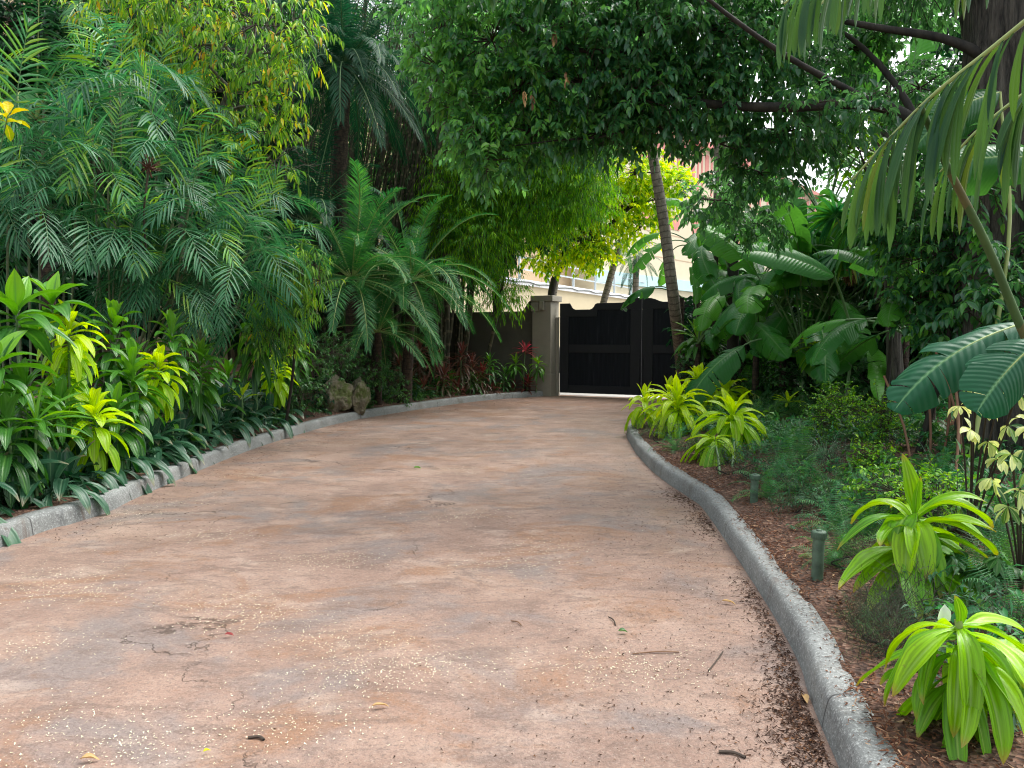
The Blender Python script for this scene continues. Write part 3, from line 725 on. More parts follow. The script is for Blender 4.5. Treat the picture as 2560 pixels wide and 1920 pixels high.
def rosette(name, label, cat, base, head, n=22, L=.42, W=.075, mat=None, smat=None, elevs=(82, -35), droop=2.0, sk=.3, group=None, prof='lance', az=None, r=.014, c=(0, .6), wave=.05, parts='foliage', extra=None, nseg=9, heads=None):
    base = Vector(base); p = thing(name, label, cat, base, group=group); mb = MB(); sm = MB()
    for hd in (heads or [head]):
        hd = Vector(hd)
        i = np.arange(n); t = (i + .5) / n
        a = i * 2.399963 + random.uniform(0, 6.28) + R.normal(0, .18, n)
        el = np.radians(np.interp(t, [0, .25, .7, 1], [elevs[0], elevs[0] * .62, elevs[1] * .2 + 12, elevs[1]]) + R.normal(0, 6, n))
        d = np.stack([np.cos(a) * np.cos(el), np.sin(a) * np.cos(el), np.sin(el)], 1)
        ax = Vector(hd) - base; ax = ax.normalized() if ax.length > .01 else Vector((0, 0, 1))
        b_ = np.array(hd)[None] - np.array(ax)[None] * (t * sk)[:, None] + np.stack([np.cos(a), np.sin(a), 0 * a], 1) * r * .6
        ln = L * np.interp(t, [0, .15, .5, 1], [.55, .8, 1.05, .95]) * R.uniform(.85, 1.12, n)
        dr = droop * np.interp(t, [0, .2, 1], [.15, .8, 1.0]) * R.uniform(.7, 1.3, n)
        up = A3((0, 0, 1), n) - d * .2 + R.normal(0, .12, (n, 3))
        hi = el > 1.2; up[hi] = -np.stack([np.cos(a[hi]), np.sin(a[hi]), -.2 + 0 * a[hi]], 1)
        rn = np.clip(c[0] + (c[1] - c[0]) * t + R.normal(0, .06, n), 0, 1)
        strips(mb, b_, d, up, ln, W * R.uniform(.85, 1.15, n), dr, nseg, prof, .3, rn, wave=wave)
        tube(sm, curve([base, base * .5 + hd * .5 + Vector((random.uniform(-.02, .02), 0, 0)), hd - Vector((0, 0, .01))], 6), np.linspace(r * 1.15, r * .8, 7), 8)
    if extra: extra(mb)
    sm.obj('stem', smat or m_rachis, p); mb.obj(parts, mat or m_lime, p)
    return p

def spray_leaves(mb, C, D, nl, twig, L, W, prof='leaf', droop=.8, nseg=3, ang=.9, down=.25, fold=.3, mi=0, rn=(.4, .2), tuft=False, wood=None, wr=.004, wmi=1, upn=.45):
    C = np.asarray(C); D = nrm(np.asarray(D)); n = len(C)
    base_r = np.asarray(rn[0]) + R.normal(0, rn[1] * .7, n)
    side = nrm(np.cross(D, [0, 0, 1.]) + rvec(n, .05)); upv = np.cross(side, D)
    if np.ndim(twig) == 0: twig = np.full(n, twig)
    for k in range(nl):
        t = (k + .6) / nl if not tuft else R.uniform(.85, 1.)
        sg = 1 if k % 2 else -1
        if tuft: ph = k * 2 * math.pi / nl + R.uniform(-.3, .3, n); ld = D * .25 + side * np.cos(ph)[:, None] + upv * np.sin(ph)[:, None]
        elif k == nl - 1: ld = D.copy()
        else: ld = D * .55 + side * sg * ang + upv * R.normal(0, .3, (n, 1))
        ld = ld + rvec(n, .22); ld[:, 2] -= down
        B = C + D * (twig * t)[:, None] - np.array([0, 0, 1.]) * (twig * .25 * t * t)[:, None]
        up = np.array([0, 0, 1.]) + rvec(n, upn)
        strips(mb, B, ld, up, L * R.uniform(.65, 1.15, n), W * R.uniform(.75, 1.15, n), droop * R.uniform(.4, 1.5, n), nseg, prof, fold, np.clip(base_r + R.normal(0, rn[1], n), 0, 1), mi)
    if wood is not None:
        sticks(wood, C - D * .05, C + D * twig[:, None] - np.array([0, 0, 1.]) * (twig * .25)[:, None], wr, wr * .5, 3, mi=1)
def fill(blobs, n, shell=.55):
    """points inside a union of ellipsoids, thicker towards their surfaces; returns point, outward direction, blob index"""
    vol = np.array([b[1][0] * b[1][1] * b[1][2] for b in blobs]) ** .75; k = R.choice(len(blobs), n, p=vol / vol.sum())
    u = nrm(rvec(n)); r_ = (shell ** 3 + (1 - shell ** 3) * R.random(n)) ** (1 / 3) * R.uniform(.8, 1.05, n)
    c = np.array([tuple(b[0]) for b in blobs])[k]; s = np.array([b[1] for b in blobs])[k]
    return c + u * s * r_[:, None], nrm(u / s * s.mean(1, keepdims=True)), k
def tree(name, label, cat, base, blobs, ns, nl, L, W, mat, tmat=None, r0=.15, trunkpts=None, twig=.3, prof='leaf', droop=.8, down=.25, rn=(.4, .2), group=None, nseg=3, shell=.5, outd=.6, upd=0., tuft=False, limbs=True, wr=.005, upn=.45, ang=.9, tname='trunk', twigs=True, fold=.3):
    base = Vector(base); p = thing(name, label, cat, base, group=group)
    cen = sum((Vector(b[0]) for b in blobs), Vector()) / len(blobs)
    pts = curve([base, *(trunkpts or [base * .5 + cen * .5 + Vector((random.uniform(-.2, .2), 0, 0))]), cen], 14)
    wd = MB(); tube(wd, pts, np.linspace(r0, r0 * .35, 15), 10, rough=.06); wd.obj(tname, tmat or m_barkd, p)
    C, D, k = fill(blobs, ns, shell)
    D = nrm(D * outd + rvec(ns, .45) + np.array([0, 0, upd]))
    mb = MB()
    if limbs:
        for bc, bs in blobs:
            lm = MB()
            bc = Vector(bc); a = min(pts[5:], key=lambda q: (q - bc).length + .6 * max(0, q.z - bc.z))
            tube(lm, curve([a, a * .5 + bc * .5 + Vector((0, 0, .12 * (bc - a).length)), bc], 6), np.linspace(r0 * .35, r0 * .08, 7), 6, rough=.05); lm.obj('limb', tmat or m_barkd, p)
        sel = R.choice(ns, min(ns, 160), replace=False)
        bcs = np.array([tuple(b[0]) for b in blobs])[k[sel]]
        sticks(mb, bcs, C[sel], r0 * .09, wr, 4, mi=1)
    wood = mb if twigs else None
    spray_leaves(mb, C, D, nl, twig * R.uniform(.6, 1.3, ns), L, W, prof, droop, nseg, ang, down, fold, 0, rn, tuft, wood, wr, upn=upn)
    mb.obj('crown', [mat, m_twig], p)
    return p
def fernclump(name, label, base, n=16, size=1., kind='fern', group=None, cat='fern', elevs=(75, 15)):
    base = Vector(base); p = thing(name, label, cat, base, group=group)
    me = MB()
    for i in range(n):
        el = elevs[0] + (elevs[1] - elevs[0]) * (i + .5) / n; q = min((85, 65, 45, 25, 5), key=lambda z: abs(z - el))
        put('frond', frond(kind, q, i % 3), p, RZ(i * 2.4 + random.uniform(-.3, .3), -rad(el - q), size * random.uniform(.75, 1.15), random.uniform(-.3, .3)))
    return p
def grassclump(name, label, base, n=70, L=.4, W=.012, mat=None, group=None, cat='grass tuft', spread=.08, droop=2.2, el=(30, 85)):
    base = Vector(base); p = thing(name, label, cat, base, group=group); mb = MB()
    a = R.uniform(0, 6.28, n); e = np.radians(R.uniform(*el, n)); d = np.stack([np.cos(a) * np.cos(e), np.sin(a) * np.cos(e), np.sin(e)], 1)
    b_ = np.array(base)[None] + np.stack([np.cos(a), np.sin(a), 0 * a], 1) * (spread * R.random(n))[:, None]
    strips(mb, b_, d, (0, 0, 1), L * R.uniform(.6, 1.15, n), W, droop * R.uniform(.6, 1.4, n), 6, 'grass', .4, R.uniform(0, 1, n))
    mb.obj('foliage', mat or m_lirio, p); return p
def shrub(name, label, base, blobs, ns, nl, L, W, mat, **kw):
    kw.setdefault('r0', .02); kw.setdefault('twig', .14); kw.setdefault('limbs', True); kw.setdefault('tname', 'stem'); kw.setdefault('wr', .003); kw.setdefault('cat', 'shrub')
    cat = kw.pop('cat')
    return tree(name, label, cat, base, blobs, ns, nl, L, W, mat, **kw)

def tip_px(crown, az, el, reach):
    v = Vector(crown) + Vector((math.cos(az), math.sin(az), 0)) * reach * math.cos(rad(el)) ** .4
    return 1280 + v.x / max(v.y, .5) * FPX
ORD = ['first', 'second', 'third', 'fourth', 'fifth', 'sixth', 'seventh', 'eighth', 'ninth', 'tenth', 'eleventh', 'twelfth', 'thirteenth', 'fourteenth', 'fifteenth', 'sixteenth', 'seventeenth', 'eighteenth', 'nineteenth', 'twentieth'] + ['twenty-' + s for s in ('first', 'second', 'third', 'fourth', 'fifth', 'sixth', 'seventh', 'eighth', 'ninth')] + ['thirtieth']
def onbed(v, dz=-.02): return Vector((v[0], v[1], float(bz(v[0], v[1])) + dz))
def px(r, d): return r * d / FPX
# ================================================ LEFT SIDE
# ---- broad dark leaves along the kerb
ys = np.concatenate([np.arange(5.0, 9.0, .36), np.arange(9.0, 13.6, .46)])
for i, y in enumerate(ys):
    y = float(y) + random.uniform(-.08, .08); x = float(xL(y)) - .40 - random.uniform(0, .12)
    rosette('cast_iron_plant', f'dark broad-leaved clump spilling over the left kerb, {ORD[i]} from the photo edge', 'foliage plant', onbed((x, y)), Vector((x, y, float(bz(x, y)) + .10)), n=30, L=.74, W=.135, mat=m_asp, smat=m_rachis, elevs=(80, 20), droop=3.1, sk=.08, prof='asp', c=(.15, .8), r=.01, group='broad dark leaf clumps along the left kerb', wave=.03)
ys = np.arange(5.2, 13.0, .55)
for i, y in enumerate(ys):
    y = float(y) + random.uniform(-.1, .1); x = float(xL(y)) - 1.0 - random.uniform(0, .2)
    rosette('cast_iron_plant', f'dark broad-leaved clump behind the left kerb row, {ORD[i]} from the photo edge', 'foliage plant', onbed((x, y)), Vector((x, y, float(bz(x, y)) + .2)), n=24, L=.92, W=.135, mat=m_asp if i % 3 else m_gdrac, smat=m_rachis, elevs=(80, 15), droop=1.8, sk=.05, prof='asp', c=(.05, .7), r=.01, group='broad dark leaf clumps behind the left kerb', wave=.03)
# ---- chartreuse rosettes
def lime(lab, hx, hy, d, n=22, L=.42, W=.09, sk=.25, c=(0, .55), mat=None, name='dracaena', group=None, elevs=(82, -35), droop=2.2, basepx=None, heads=None, cat='dracaena', lean=.05, r=.014, **kw):
    d0_ = d
    if basepx is None:
        while at(hx, hy, d).x > float(xL(d)) - .34 and d < 21.0: d += .1
    L *= d / d0_; W *= d / d0_
    hd = at(hx, hy, d); b_ = onbed((hd.x - lean, hd.y + lean)) if basepx is None else basepx
    hs_ = [at(*q) for q in heads] if heads else None
    return rosette(name, lab, cat, b_, hd, n=n, L=L, W=W, mat=mat or m_lime, sk=sk, c=c, group=group, elevs=elevs, droop=droop, heads=hs_, r=r, **kw)
lime('tallest yellow-lime strappy plant in the left bed, its rosette above a skirt of green leaves', 172, 812, 7.6, n=30, L=.40, W=.10, sk=.30, c=(0, .35))
lime('green-leaved skirt plant hanging below the tallest lime rosette in the left bed', 165, 905, 7.7, n=44, L=.38, W=.10, sk=.5, c=(.35, .95), elevs=(30, -60))
lime('low yellow-lime rosette nearest the camera in the left bed', 238, 1022, 6.9, n=34, L=.38, W=.105, sk=.36, c=(0, .5), elevs=(82, -50))
lime('yellow-lime rosette standing midway along the left bed above dark leaves', 396, 905, 8.2, n=34, L=.34, W=.10, sk=.36, c=(0, .45), elevs=(82, -50))
lime('small lime rosette farthest along the left bed before the mossy rocks', 692, 905, 11.2, n=34, L=.34, W=.10, sk=.5, c=(.05, .6), elevs=(82, -60))
lime('bare-stemmed yellow tip poking out of the dark leaves on the left', 605, 985, 10.3, n=6, L=.24, W=.05, sk=.1, c=(.1, .4), elevs=(86, 50), droop=.5)
for lab, hx, hy, d, n, L in [
    ('green strappy plant with hanging leaves in shade between two lime rosettes', 285, 790, 8.8, 34, .42),
    ('green strappy plant in deep shade above the second lime rosette', 430, 820, 9.4, 32, .42),
    ('green strappy plant arching left of the farthest lime rosette', 640, 790, 11.3, 30, .55),
    ('dark strappy plant low between the lime rosettes on the left', 500, 880, 9.8, 26, .45),
    ('dark strappy plant behind the lowest lime rosette', 330, 900, 8.4, 24, .45),
    ('green strappy plant below the weeping yellow branch', 730, 850, 12.4, 28, .5)]:
    lime(lab, hx, hy, d, n=n + 12, L=L, W=.10, mat=m_gdrac, sk=.75, c=(.15, .95), name='strap_leaf_plant', cat='foliage plant', elevs=(80, -50))
for lab, hx, hy, d, n, L, W, e in [
    ('glossy wide-leaved green plant at the left photo edge, upper one', 40, 770, 6.9, 16, .55, .15, (75, -5)),
    ('glossy wide-leaved green plant at the left photo edge, lower one', -10, 900, 6.5, 14, .5, .14, (70, -5)),
    ('glossy wide-leaved green plant behind the tallest lime rosette', 130, 745, 7.6, 13, .5, .15, (80, 0)),
    ('glossy broad green plant in shade right of the lowest lime rosette', 330, 950, 7.6, 12, .42, .11, (82, 10))]:
    lime(lab, hx, hy, d, n=n, L=L, W=W, mat=m_gdrac, sk=.2, c=(.1, .8), name='wide_leaf_plant', cat='foliage plant', elevs=e, droop=1.5, prof='leaf', wave=.04)
lime('upright spear-leaved lily plant beside the left photo edge', 90, 1045, 6.5, n=14, L=.55, W=.062, mat=m_gdrac, c=(.1, .5), sk=.08, name='lily_plant', cat='lily', elevs=(80, 25), droop=.9)
lime('yellow croton leaves at the left photo edge among the feathery palms', 20, 285, 8.6, n=9, L=.26, W=.11, mat=m_croton, c=(0, 1), sk=.12, name='croton', cat='croton', elevs=(75, 5), droop=.9, prof='obov', basepx=onbed((-7.2, 9.6)), r=.008)
# ---- feathery bamboo palms
def T(lst): return [at(*q) for q in lst]
G1 = 'feathery bamboo palm clumps of the left bed'
canes('bamboo_palm', 'blue-green feathery bamboo palm clump at the left photo edge', 'palm', T([(30, 330, 9.8), (110, 260, 10.6), (-30, 450, 9.3), (70, 470, 9.3), (150, 420, 9.8), (20, 560, 9.), (-60, 250, 10.)]), nf=7, size=1.12, group=G1)
canes('bamboo_palm', 'tall feathery bamboo palm clump with the highest bright tuft on the left', 'palm', T([(272, 165, 10.8), (300, 210, 10.4), (230, 330, 10.2), (330, 300, 10.6), (190, 520, 9.6), (270, 430, 9.8)]), nf=7, size=1.12, group=G1)
canes('bamboo_palm', 'feathery bamboo palm clump drooping above the second lime rosette', 'palm', T([(400, 400, 10.2), (330, 560, 9.8), (430, 560, 9.9), (380, 660, 10.0), (290, 620, 9.9), (480, 470, 10.1), (250, 660, 9.9)]), nf=7, size=1.05, group=G1)
canes('bamboo_palm', 'feathery bamboo palm clump bowing over the strappy plants mid-left', 'palm', T([(520, 560, 10.2), (590, 640, 10.), (500, 690, 10.4), (560, 720, 10.5), (450, 700, 10.2), (640, 600, 10.9), (420, 720, 10.4)]), nf=7, size=1.05, group=G1)
canes('bamboo_palm', 'feathery bamboo palm clump in front of the yellow-leaved tree trunk', 'palm', T([(440, 330, 11.5), (560, 420, 11.6), (620, 500, 11.6), (500, 300, 12), (380, 240, 11.6), (680, 580, 12)]), nf=7, size=1.05, group=G1)
canes('bamboo_palm', 'low dark feathery palm clump behind the left bed in shade', 'palm', T([(330, 720, 10.5), (600, 760, 11.2), (680, 690, 12)]), nf=7, size=1.12, group=G1)
# dry brown flower head
fh = at(372, 420, 9.4); p = thing('seed_head', 'dry rust-brown branching seed head among the feathery palms', 'seed head', fh)
mb = MB(); D = nrm(rvec(60) + [0, 0, .8]); sticks(mb, np.repeat([tuple(fh)], 60, 0), np.array(fh) + D * R.uniform(.06, .17, (60, 1)), .004, .006, 4); mb.obj('head', flat('rust_seed', (.08, .03, .016), .9), p)
mb = MB(); tube(mb, curve([fh, fh + Vector((-.12, .1, -.5)), fh + Vector((-.2, .3, -1.0))], 6), .012, 6); mb.obj('stalk', m_twig, p)

# ---- yellow-green weeping tree (left)
bs = onbed((at(440, 900, 12.6).x, 12.6))
yt = [(at(640, 60, 12.2), (1.0, .9, .8)), (at(500, 110, 12.8), (1.0, .9, .7)), (at(420, -10, 12.6), (1.1, 1, .6)), (at(700, 130, 12.), (.6, .6, .6)), (at(620, 330, 12.0), (.75, .7, .55)), (at(700, 290, 12.), (.35, .4, .35)), (at(560, 230, 12.4), (.7, .7, .6)), (at(330, 60, 13), (.9, .8, .6)), (at(740, 230, 11.8), (.3, .3, .25)), (at(760, 60, 12), (.35, .3, .3)), (at(700, 420, 11.8), (.3, .3, .3))]
tree('yellow_leaf_tree', 'slender tree with hanging yellow-green leaves rising behind the left feathery palms', 'tree', bs, yt, 520, 9, .19, .044, m_yel, r0=.085, trunkpts=[at(450, 620, 12.6), at(500, 420, 12.5)], twig=.36, prof='leaf', droop=1.6, down=.55, rn=(.42, .26), nseg=5, outd=.7, shell=.2, tmat=barkmat('grey_brown_bark', (.05, .045, .035), (.16, .15, .12), 10., .4, .5), ang=.7, upn=.6)
o = MB(); tube(o, curve([at(470, 480, 12.5), at(560, 260, 12.3), at(620, 150, 12.2), at(640, 110, 12.1)], 12), np.linspace(.06, .035, 13), 8, rough=.08)
o.obj('limb', bpy.data.materials['grey_brown_bark'], bpy.data.objects['yellow_leaf_tree'])
tree('weeping_shrub', 'weeping yellow-green shrub overhanging the strappy plants mid-left', 'shrub', onbed((at(700, 900, 12.4).x, 12.6)), [(at(755, 665, 11.4), (.42, .4, .26)), (at(720, 740, 11.6), (.4, .4, .45)), (at(690, 830, 11.8), (.35, .4, .4)), (at(800, 700, 11.2), (.2, .3, .22))], 190, 9, .17, .028, m_yel, r0=.03, twig=.32, droop=2.2, down=.7, rn=(.30, .2), nseg=4, shell=.1, outd=.6)

# ---- date palms
G2 = 'arching feather palms left of the gate'
palm('feather_palm', 'arching feather palm in the centre-left with upright pale fronds', 'palm', onbed((at(880, 900, 16.2).x, 16.2)), at(880, 700, 16.2), 'date', 34, 1.02, (88, -18), .16, .13, m_palmrough, G2, vs=2)
palm('feather_palm', 'arching feather palm whose long fronds reach right toward the gate wall', 'palm', onbed((at(1010, 900, 17.2).x, 17.4)), at(1030, 700, 17.0), 'date', 30, .92, (75, -22), .13, .1, m_palmrough, G2, vs=2)
palm('feather_palm', 'lower feather palm between the rocks and the red-leaved plants', 'palm', onbed((at(930, 930, 15.9).x, 16.6)), at(945, 830, 16.0), 'date', 20, .62, (80, -15), .08, .07, m_palmrough, G2, vs=2)
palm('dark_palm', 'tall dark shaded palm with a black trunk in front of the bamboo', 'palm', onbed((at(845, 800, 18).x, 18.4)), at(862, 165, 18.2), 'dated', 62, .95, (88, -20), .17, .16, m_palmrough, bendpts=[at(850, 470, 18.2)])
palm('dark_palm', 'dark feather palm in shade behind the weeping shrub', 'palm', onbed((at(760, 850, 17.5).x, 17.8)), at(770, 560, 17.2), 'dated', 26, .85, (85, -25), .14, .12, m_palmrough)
palm('coconut_palm', 'grey-green feather palm behind the feathery clumps at upper left', 'palm', onbed((at(90, 800, 13.5).x, 14)), at(90, 300, 13.5), 'coco', 18, 1.0, (85, -20), .12, .1, m_palmrough)
palm('coconut_palm', 'feather palm with grey fronds behind the yellow-leaved tree', 'palm', onbed((at(250, 800, 15).x, 15.2)), at(230, 160, 15), 'coco', 18, 1.0, (85, -20), .12, .1, m_palmrough)

# ---- bamboo thicket
G3 = 'bamboo clumps behind the dark palm'
culmP = []
for v in range(6):
    mb = MB(); bend = random.uniform(.25, .95); H = 1.0
    pts = [Vector((bend * (q / 12) ** 2.2 * 2.6, 0, q / 12 * 12.5 - bend * 1.1 * (q / 12) ** 3)) for q in range(13)]
    tube(mb, pts, np.linspace(.045, .016, 13), 6); culmP.append((mb.mesh('culm', m_culm), pts))
def bamboo(label, cx, cy, n, azc, azs, rx_=.8, leafn=600, tilt=.10):
    b0 = onbed((cx, cy)); p = thing('bamboo_clump', label, 'bamboo', b0, group=G3); LC = []
    for i in range(n):
        a = random.uniform(0, 6.28); off = Vector((math.cos(a), math.sin(a), 0)) * rx_ * random.random() ** .5; az = azc + random.uniform(-azs, azs)
        me, pts = culmP[i % 6]; s = random.uniform(.8, 1.1); M = Matrix.Translation(off) @ RZ(az, random.uniform(-tilt, tilt * 2.0), s)
        put('culm', me, p, M)
        for q in range(5, 13):
            LC.append(b0 + M @ pts[q])
    C = np.array([tuple(LC[i]) for i in R.choice(len(LC), leafn)]) + rvec(leafn, .22)
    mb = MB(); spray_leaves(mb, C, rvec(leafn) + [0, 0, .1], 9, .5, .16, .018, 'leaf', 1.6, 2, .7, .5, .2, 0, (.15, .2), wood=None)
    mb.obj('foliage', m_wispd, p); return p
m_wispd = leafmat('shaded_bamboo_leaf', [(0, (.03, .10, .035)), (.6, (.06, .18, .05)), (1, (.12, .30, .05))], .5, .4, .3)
bamboo('dense bamboo clump with dark leaning culms right of the dark palm', at(960, 800, 22).x, 21.6, 70, 0.2, .9, 1.2, 900)
bamboo('dense bamboo clump with upright culms left of the dark palm', at(790, 800, 22.5).x, 22.2, 60, 1.2, 2.2, 1.2, 900)
bamboo('dense bamboo clump behind the glossy canopy edge', at(1090, 800, 23).x, 21.8, 60, 0.2, 1.2, 1.1, 700)
bamboo('bamboo clump behind the yellow-leaved tree', at(620, 800, 22).x, 23.0, 40, 1.6, 3, 1.3, 900)

# feathery bright bamboo foliage right of the date palms
gb = [(at(1300, 380, 20.5), (1.5, 1.2, .9)), (at(1440, 360, 20), (1.0, 1, .8)), (at(1180, 450, 20.5), (1.2, 1.2, .9)), (at(1330, 500, 20.5), (1.5, 1.2, 1.0)), (at(1200, 590, 20), (1.0, 1, .8)), (at(1450, 470, 20), (.9, 1, .9)), (at(1110, 560, 20.6), (.8, 1, .6)), (at(1290, 260, 21), (1.7, 1.2, 1.1)), (at(1260, 720, 20), (.35, .6, .5))]
tree('weeping_bamboo', 'bright green fine-leaved bamboo foliage hanging over the boundary wall', 'bamboo', onbed((at(1200, 900, 20.8).x, 20.8)), gb, 4200, 11, .20, .028, m_bamleaf, r0=.06, twig=.55, droop=1.6, down=.6, rn=(.45, .28), nseg=2, shell=.35, outd=.5, tmat=m_culm, wr=.004, ang=.6)
for lab, a_, b2 in [('slim grey stem left of the boundary wall, leaning right', (1150, 880, 20.4), (1190, 620, 20.4)), ('slim upright stem beside the boundary wall', (1120, 880, 20.2), (1105, 560, 20.4)), ('thin leaning stem in front of the dark wall end', (1100, 890, 19.8), (1140, 700, 20))]:
    A_, B_ = at(*a_), at(*b2); A_ = onbed(A_); p = thing('sapling', lab, 'sapling', A_); mb = MB(); tube(mb, curve([A_, (A_ + B_) / 2 + Vector((.06, 0, 0)), B_], 8), np.linspace(.045, .03, 9), 7, rough=.05); mb.obj('trunk', m_culm, p)
    C, D, _ = fill([(B_, (.5, .5, .4))], 30, .1); mb = MB(); spray_leaves(mb, C, D, 8, .25, .13, .045, 'leaf', 1., 3, rn=(.4, .2)); mb.obj('crown', m_midg, p)

# ---- low planting by the rocks and gate wall
shrub('leafy_shrub', 'dense dark green shrub left of the mossy rocks', bedpx(790, 1010), [(at(780, 915, 13.6), (.45, .45, .42)), (at(830, 880, 14.2), (.45, .4, .4)), (at(760, 985, 13.2), (.3, .3, .25)), (at(740, 870, 14), (.3, .3, .3))], 330, 9, .075, .026, m_midg, tuft=True, rn=(.35, .2), nseg=2, shell=.3)
shrub('leafy_shrub', 'dark green shrub standing just above the mossy rocks', bedpx(880, 960), [(at(870, 915, 15.4), (.4, .4, .32)), (at(930, 930, 15.6), (.35, .4, .3)), (at(975, 950, 16), (.3, .3, .25))], 260, 9, .08, .028, m_midg, tuft=True, rn=(.4, .2), nseg=2, shell=.3)
m_rock, t, b = nodes('mossy_limestone'); L = t.links; tc = N(t, 'ShaderNodeTexCoord')
rp = ramp(t, [(.35, (.12, .11, .07)), (.6, (.27, .24, .17))]); L.new(nz_(5, 6, .7), rp.inputs[0]); c = mix(t, msk(nz_(4, 5, .7), .42, .58), rp.outputs[0], (.09, .115, .03)); c = mix(t, msk(nz_(7, 5, .8), .60, .66), c, (.04, .035, .025)); L.new(c, b.inputs['Base Color']); b.inputs['Roughness'].default_value = .95
bp = N(t, 'ShaderNodeBump', i_Strength=1., i_Distance=.05); L.new(nz_(9, 6, .75), bp.inputs['Height']); L.new(bp.outputs[0], b.inputs['Normal'])
def rock(label, cxp, cyp, d, sx, sy, sz, seed):
    cc = at(cxp, cyp, d); me = bpy.data.meshes.new('rock'); import bmesh; bm = bmesh.new(); bmesh.ops.create_icosphere(bm, subdivisions=5, radius=1)
    from mathutils import noise
    for v in bm.verts:
        q = v.co.copy(); f = 1 + .30 * noise.fractal(q * 1.3 + Vector((seed, 0, 0)), 1, 2, 4) + .08 * noise.noise(q * 6 + Vector((seed, 5, 0)))
        v.co = Vector((q.x * sx, q.y * sy, q.z * sz)) * f
    bm.to_mesh(me); bm.free(); me.polygons.foreach_set('use_smooth', [True] * len(me.polygons)); me.materials.append(m_rock)
    o = put('rock', me); o.location = cc; return tag(o, label, 'rock', 'mossy rocks behind the left kerb')
rock('mossy limestone boulder, the wider left one of two behind the kerb', 838, 992, 15.0, .31, .30, .36, 1.)
rock('pale pitted limestone boulder, the narrower right one of two behind the kerb', 896, 990, 15.3, .20, .25, .33, 4.)
for i, (x_, y_) in enumerate([(960, 1000), (1010, 985), (1055, 985), (1100, 975), (1150, 965), (990, 1010), (915, 1020), (1040, 1000), (1200, 965)]):
    bpos = bedpx(x_, y_)
    if i % 3 == 0: fernclump('fern', f'green fern tuft, {ORD[i]} low plant from the rocks toward the gate wall', bpos, 16, .75, group='low verge plants before the gate wall')
    elif i % 3 == 1: grassclump('strap_grass', f'strap-leaved tuft, {ORD[i]} low plant from the rocks toward the gate wall', bpos, 34, .5, .03, m_midg, 'low verge plants before the gate wall', 'grass tuft')
    else: shrub('ground_shrub', f'small leafy shrub, {ORD[i]} low plant from the rocks toward the gate wall', bpos, [(bpos + Vector((0, 0, .18)), (.3, .28, .2))], 70, 7, .07, .03, m_midg, nseg=2, rn=(.5, .3), group='low verge plants before the gate wall')
reds = [(1000, 900, 18.2, (.5, .9), .34), (1050, 870, 19.3, (.35, .8), .4), (1085, 885, 19., (.2, .75), .4), (1110, 930, 18.8, (.3, .9), .36), (1155, 880, 19.6, (.25, .8), .4), (1180, 905, 19.6, (.4, .9), .4), (1205, 925, 19.4, (.15, .7), .34), (1235, 960, 19.2, (.2, .7), .3), (1145, 965, 18.8, (.3, .8), .3), (1060, 960, 18.3, (.4, 1), .32), (1320, 950, 20.3, (.0, .6), .28), (1285, 965, 19.8, (.3, .8), .26)]
wd_ = ['tallest', 'second', 'third', 'fourth', 'fifth', 'sixth', 'seventh', 'eighth', 'ninth', 'tenth', 'eleventh', 'last']
for i, (x_, y_, d_, c_, l_) in enumerate(sorted(reds)):
    lime(f'red-brown strappy cordyline before the gate wall, {ORD[i]} from the left', x_, y_, d_, n=42, L=l_ * 1.25, W=.055, mat=m_red, sk=.55, c=c_, name='cordyline', cat='cordyline', group='red-brown cordylines before the gate wall', elevs=(85, -25), droop=1.5)
lime('cordyline with the bright crimson tuft against the dark wall beside the pillar', 1313, 875, 20.4, n=16, L=.42, W=.05, mat=m_red, sk=.08, c=(0, .12), name='cordyline', cat='cordyline', elevs=(85, 20), droop=.9)
lime('green leafy plant below the crimson tuft beside the pillar', 1290, 905, 20.3, n=26, L=.42, W=.07, mat=m_gdrac, sk=.25, c=(.0, .6), name='strap_leaf_plant', cat='foliage plant')
lime('drooping green plant touching the gate pillar plinth', 1345, 905, 20.6, n=26, L=.34, W=.065, mat=m_gdrac, sk=.3, c=(.0, .4), name='strap_leaf_plant', cat='foliage plant')

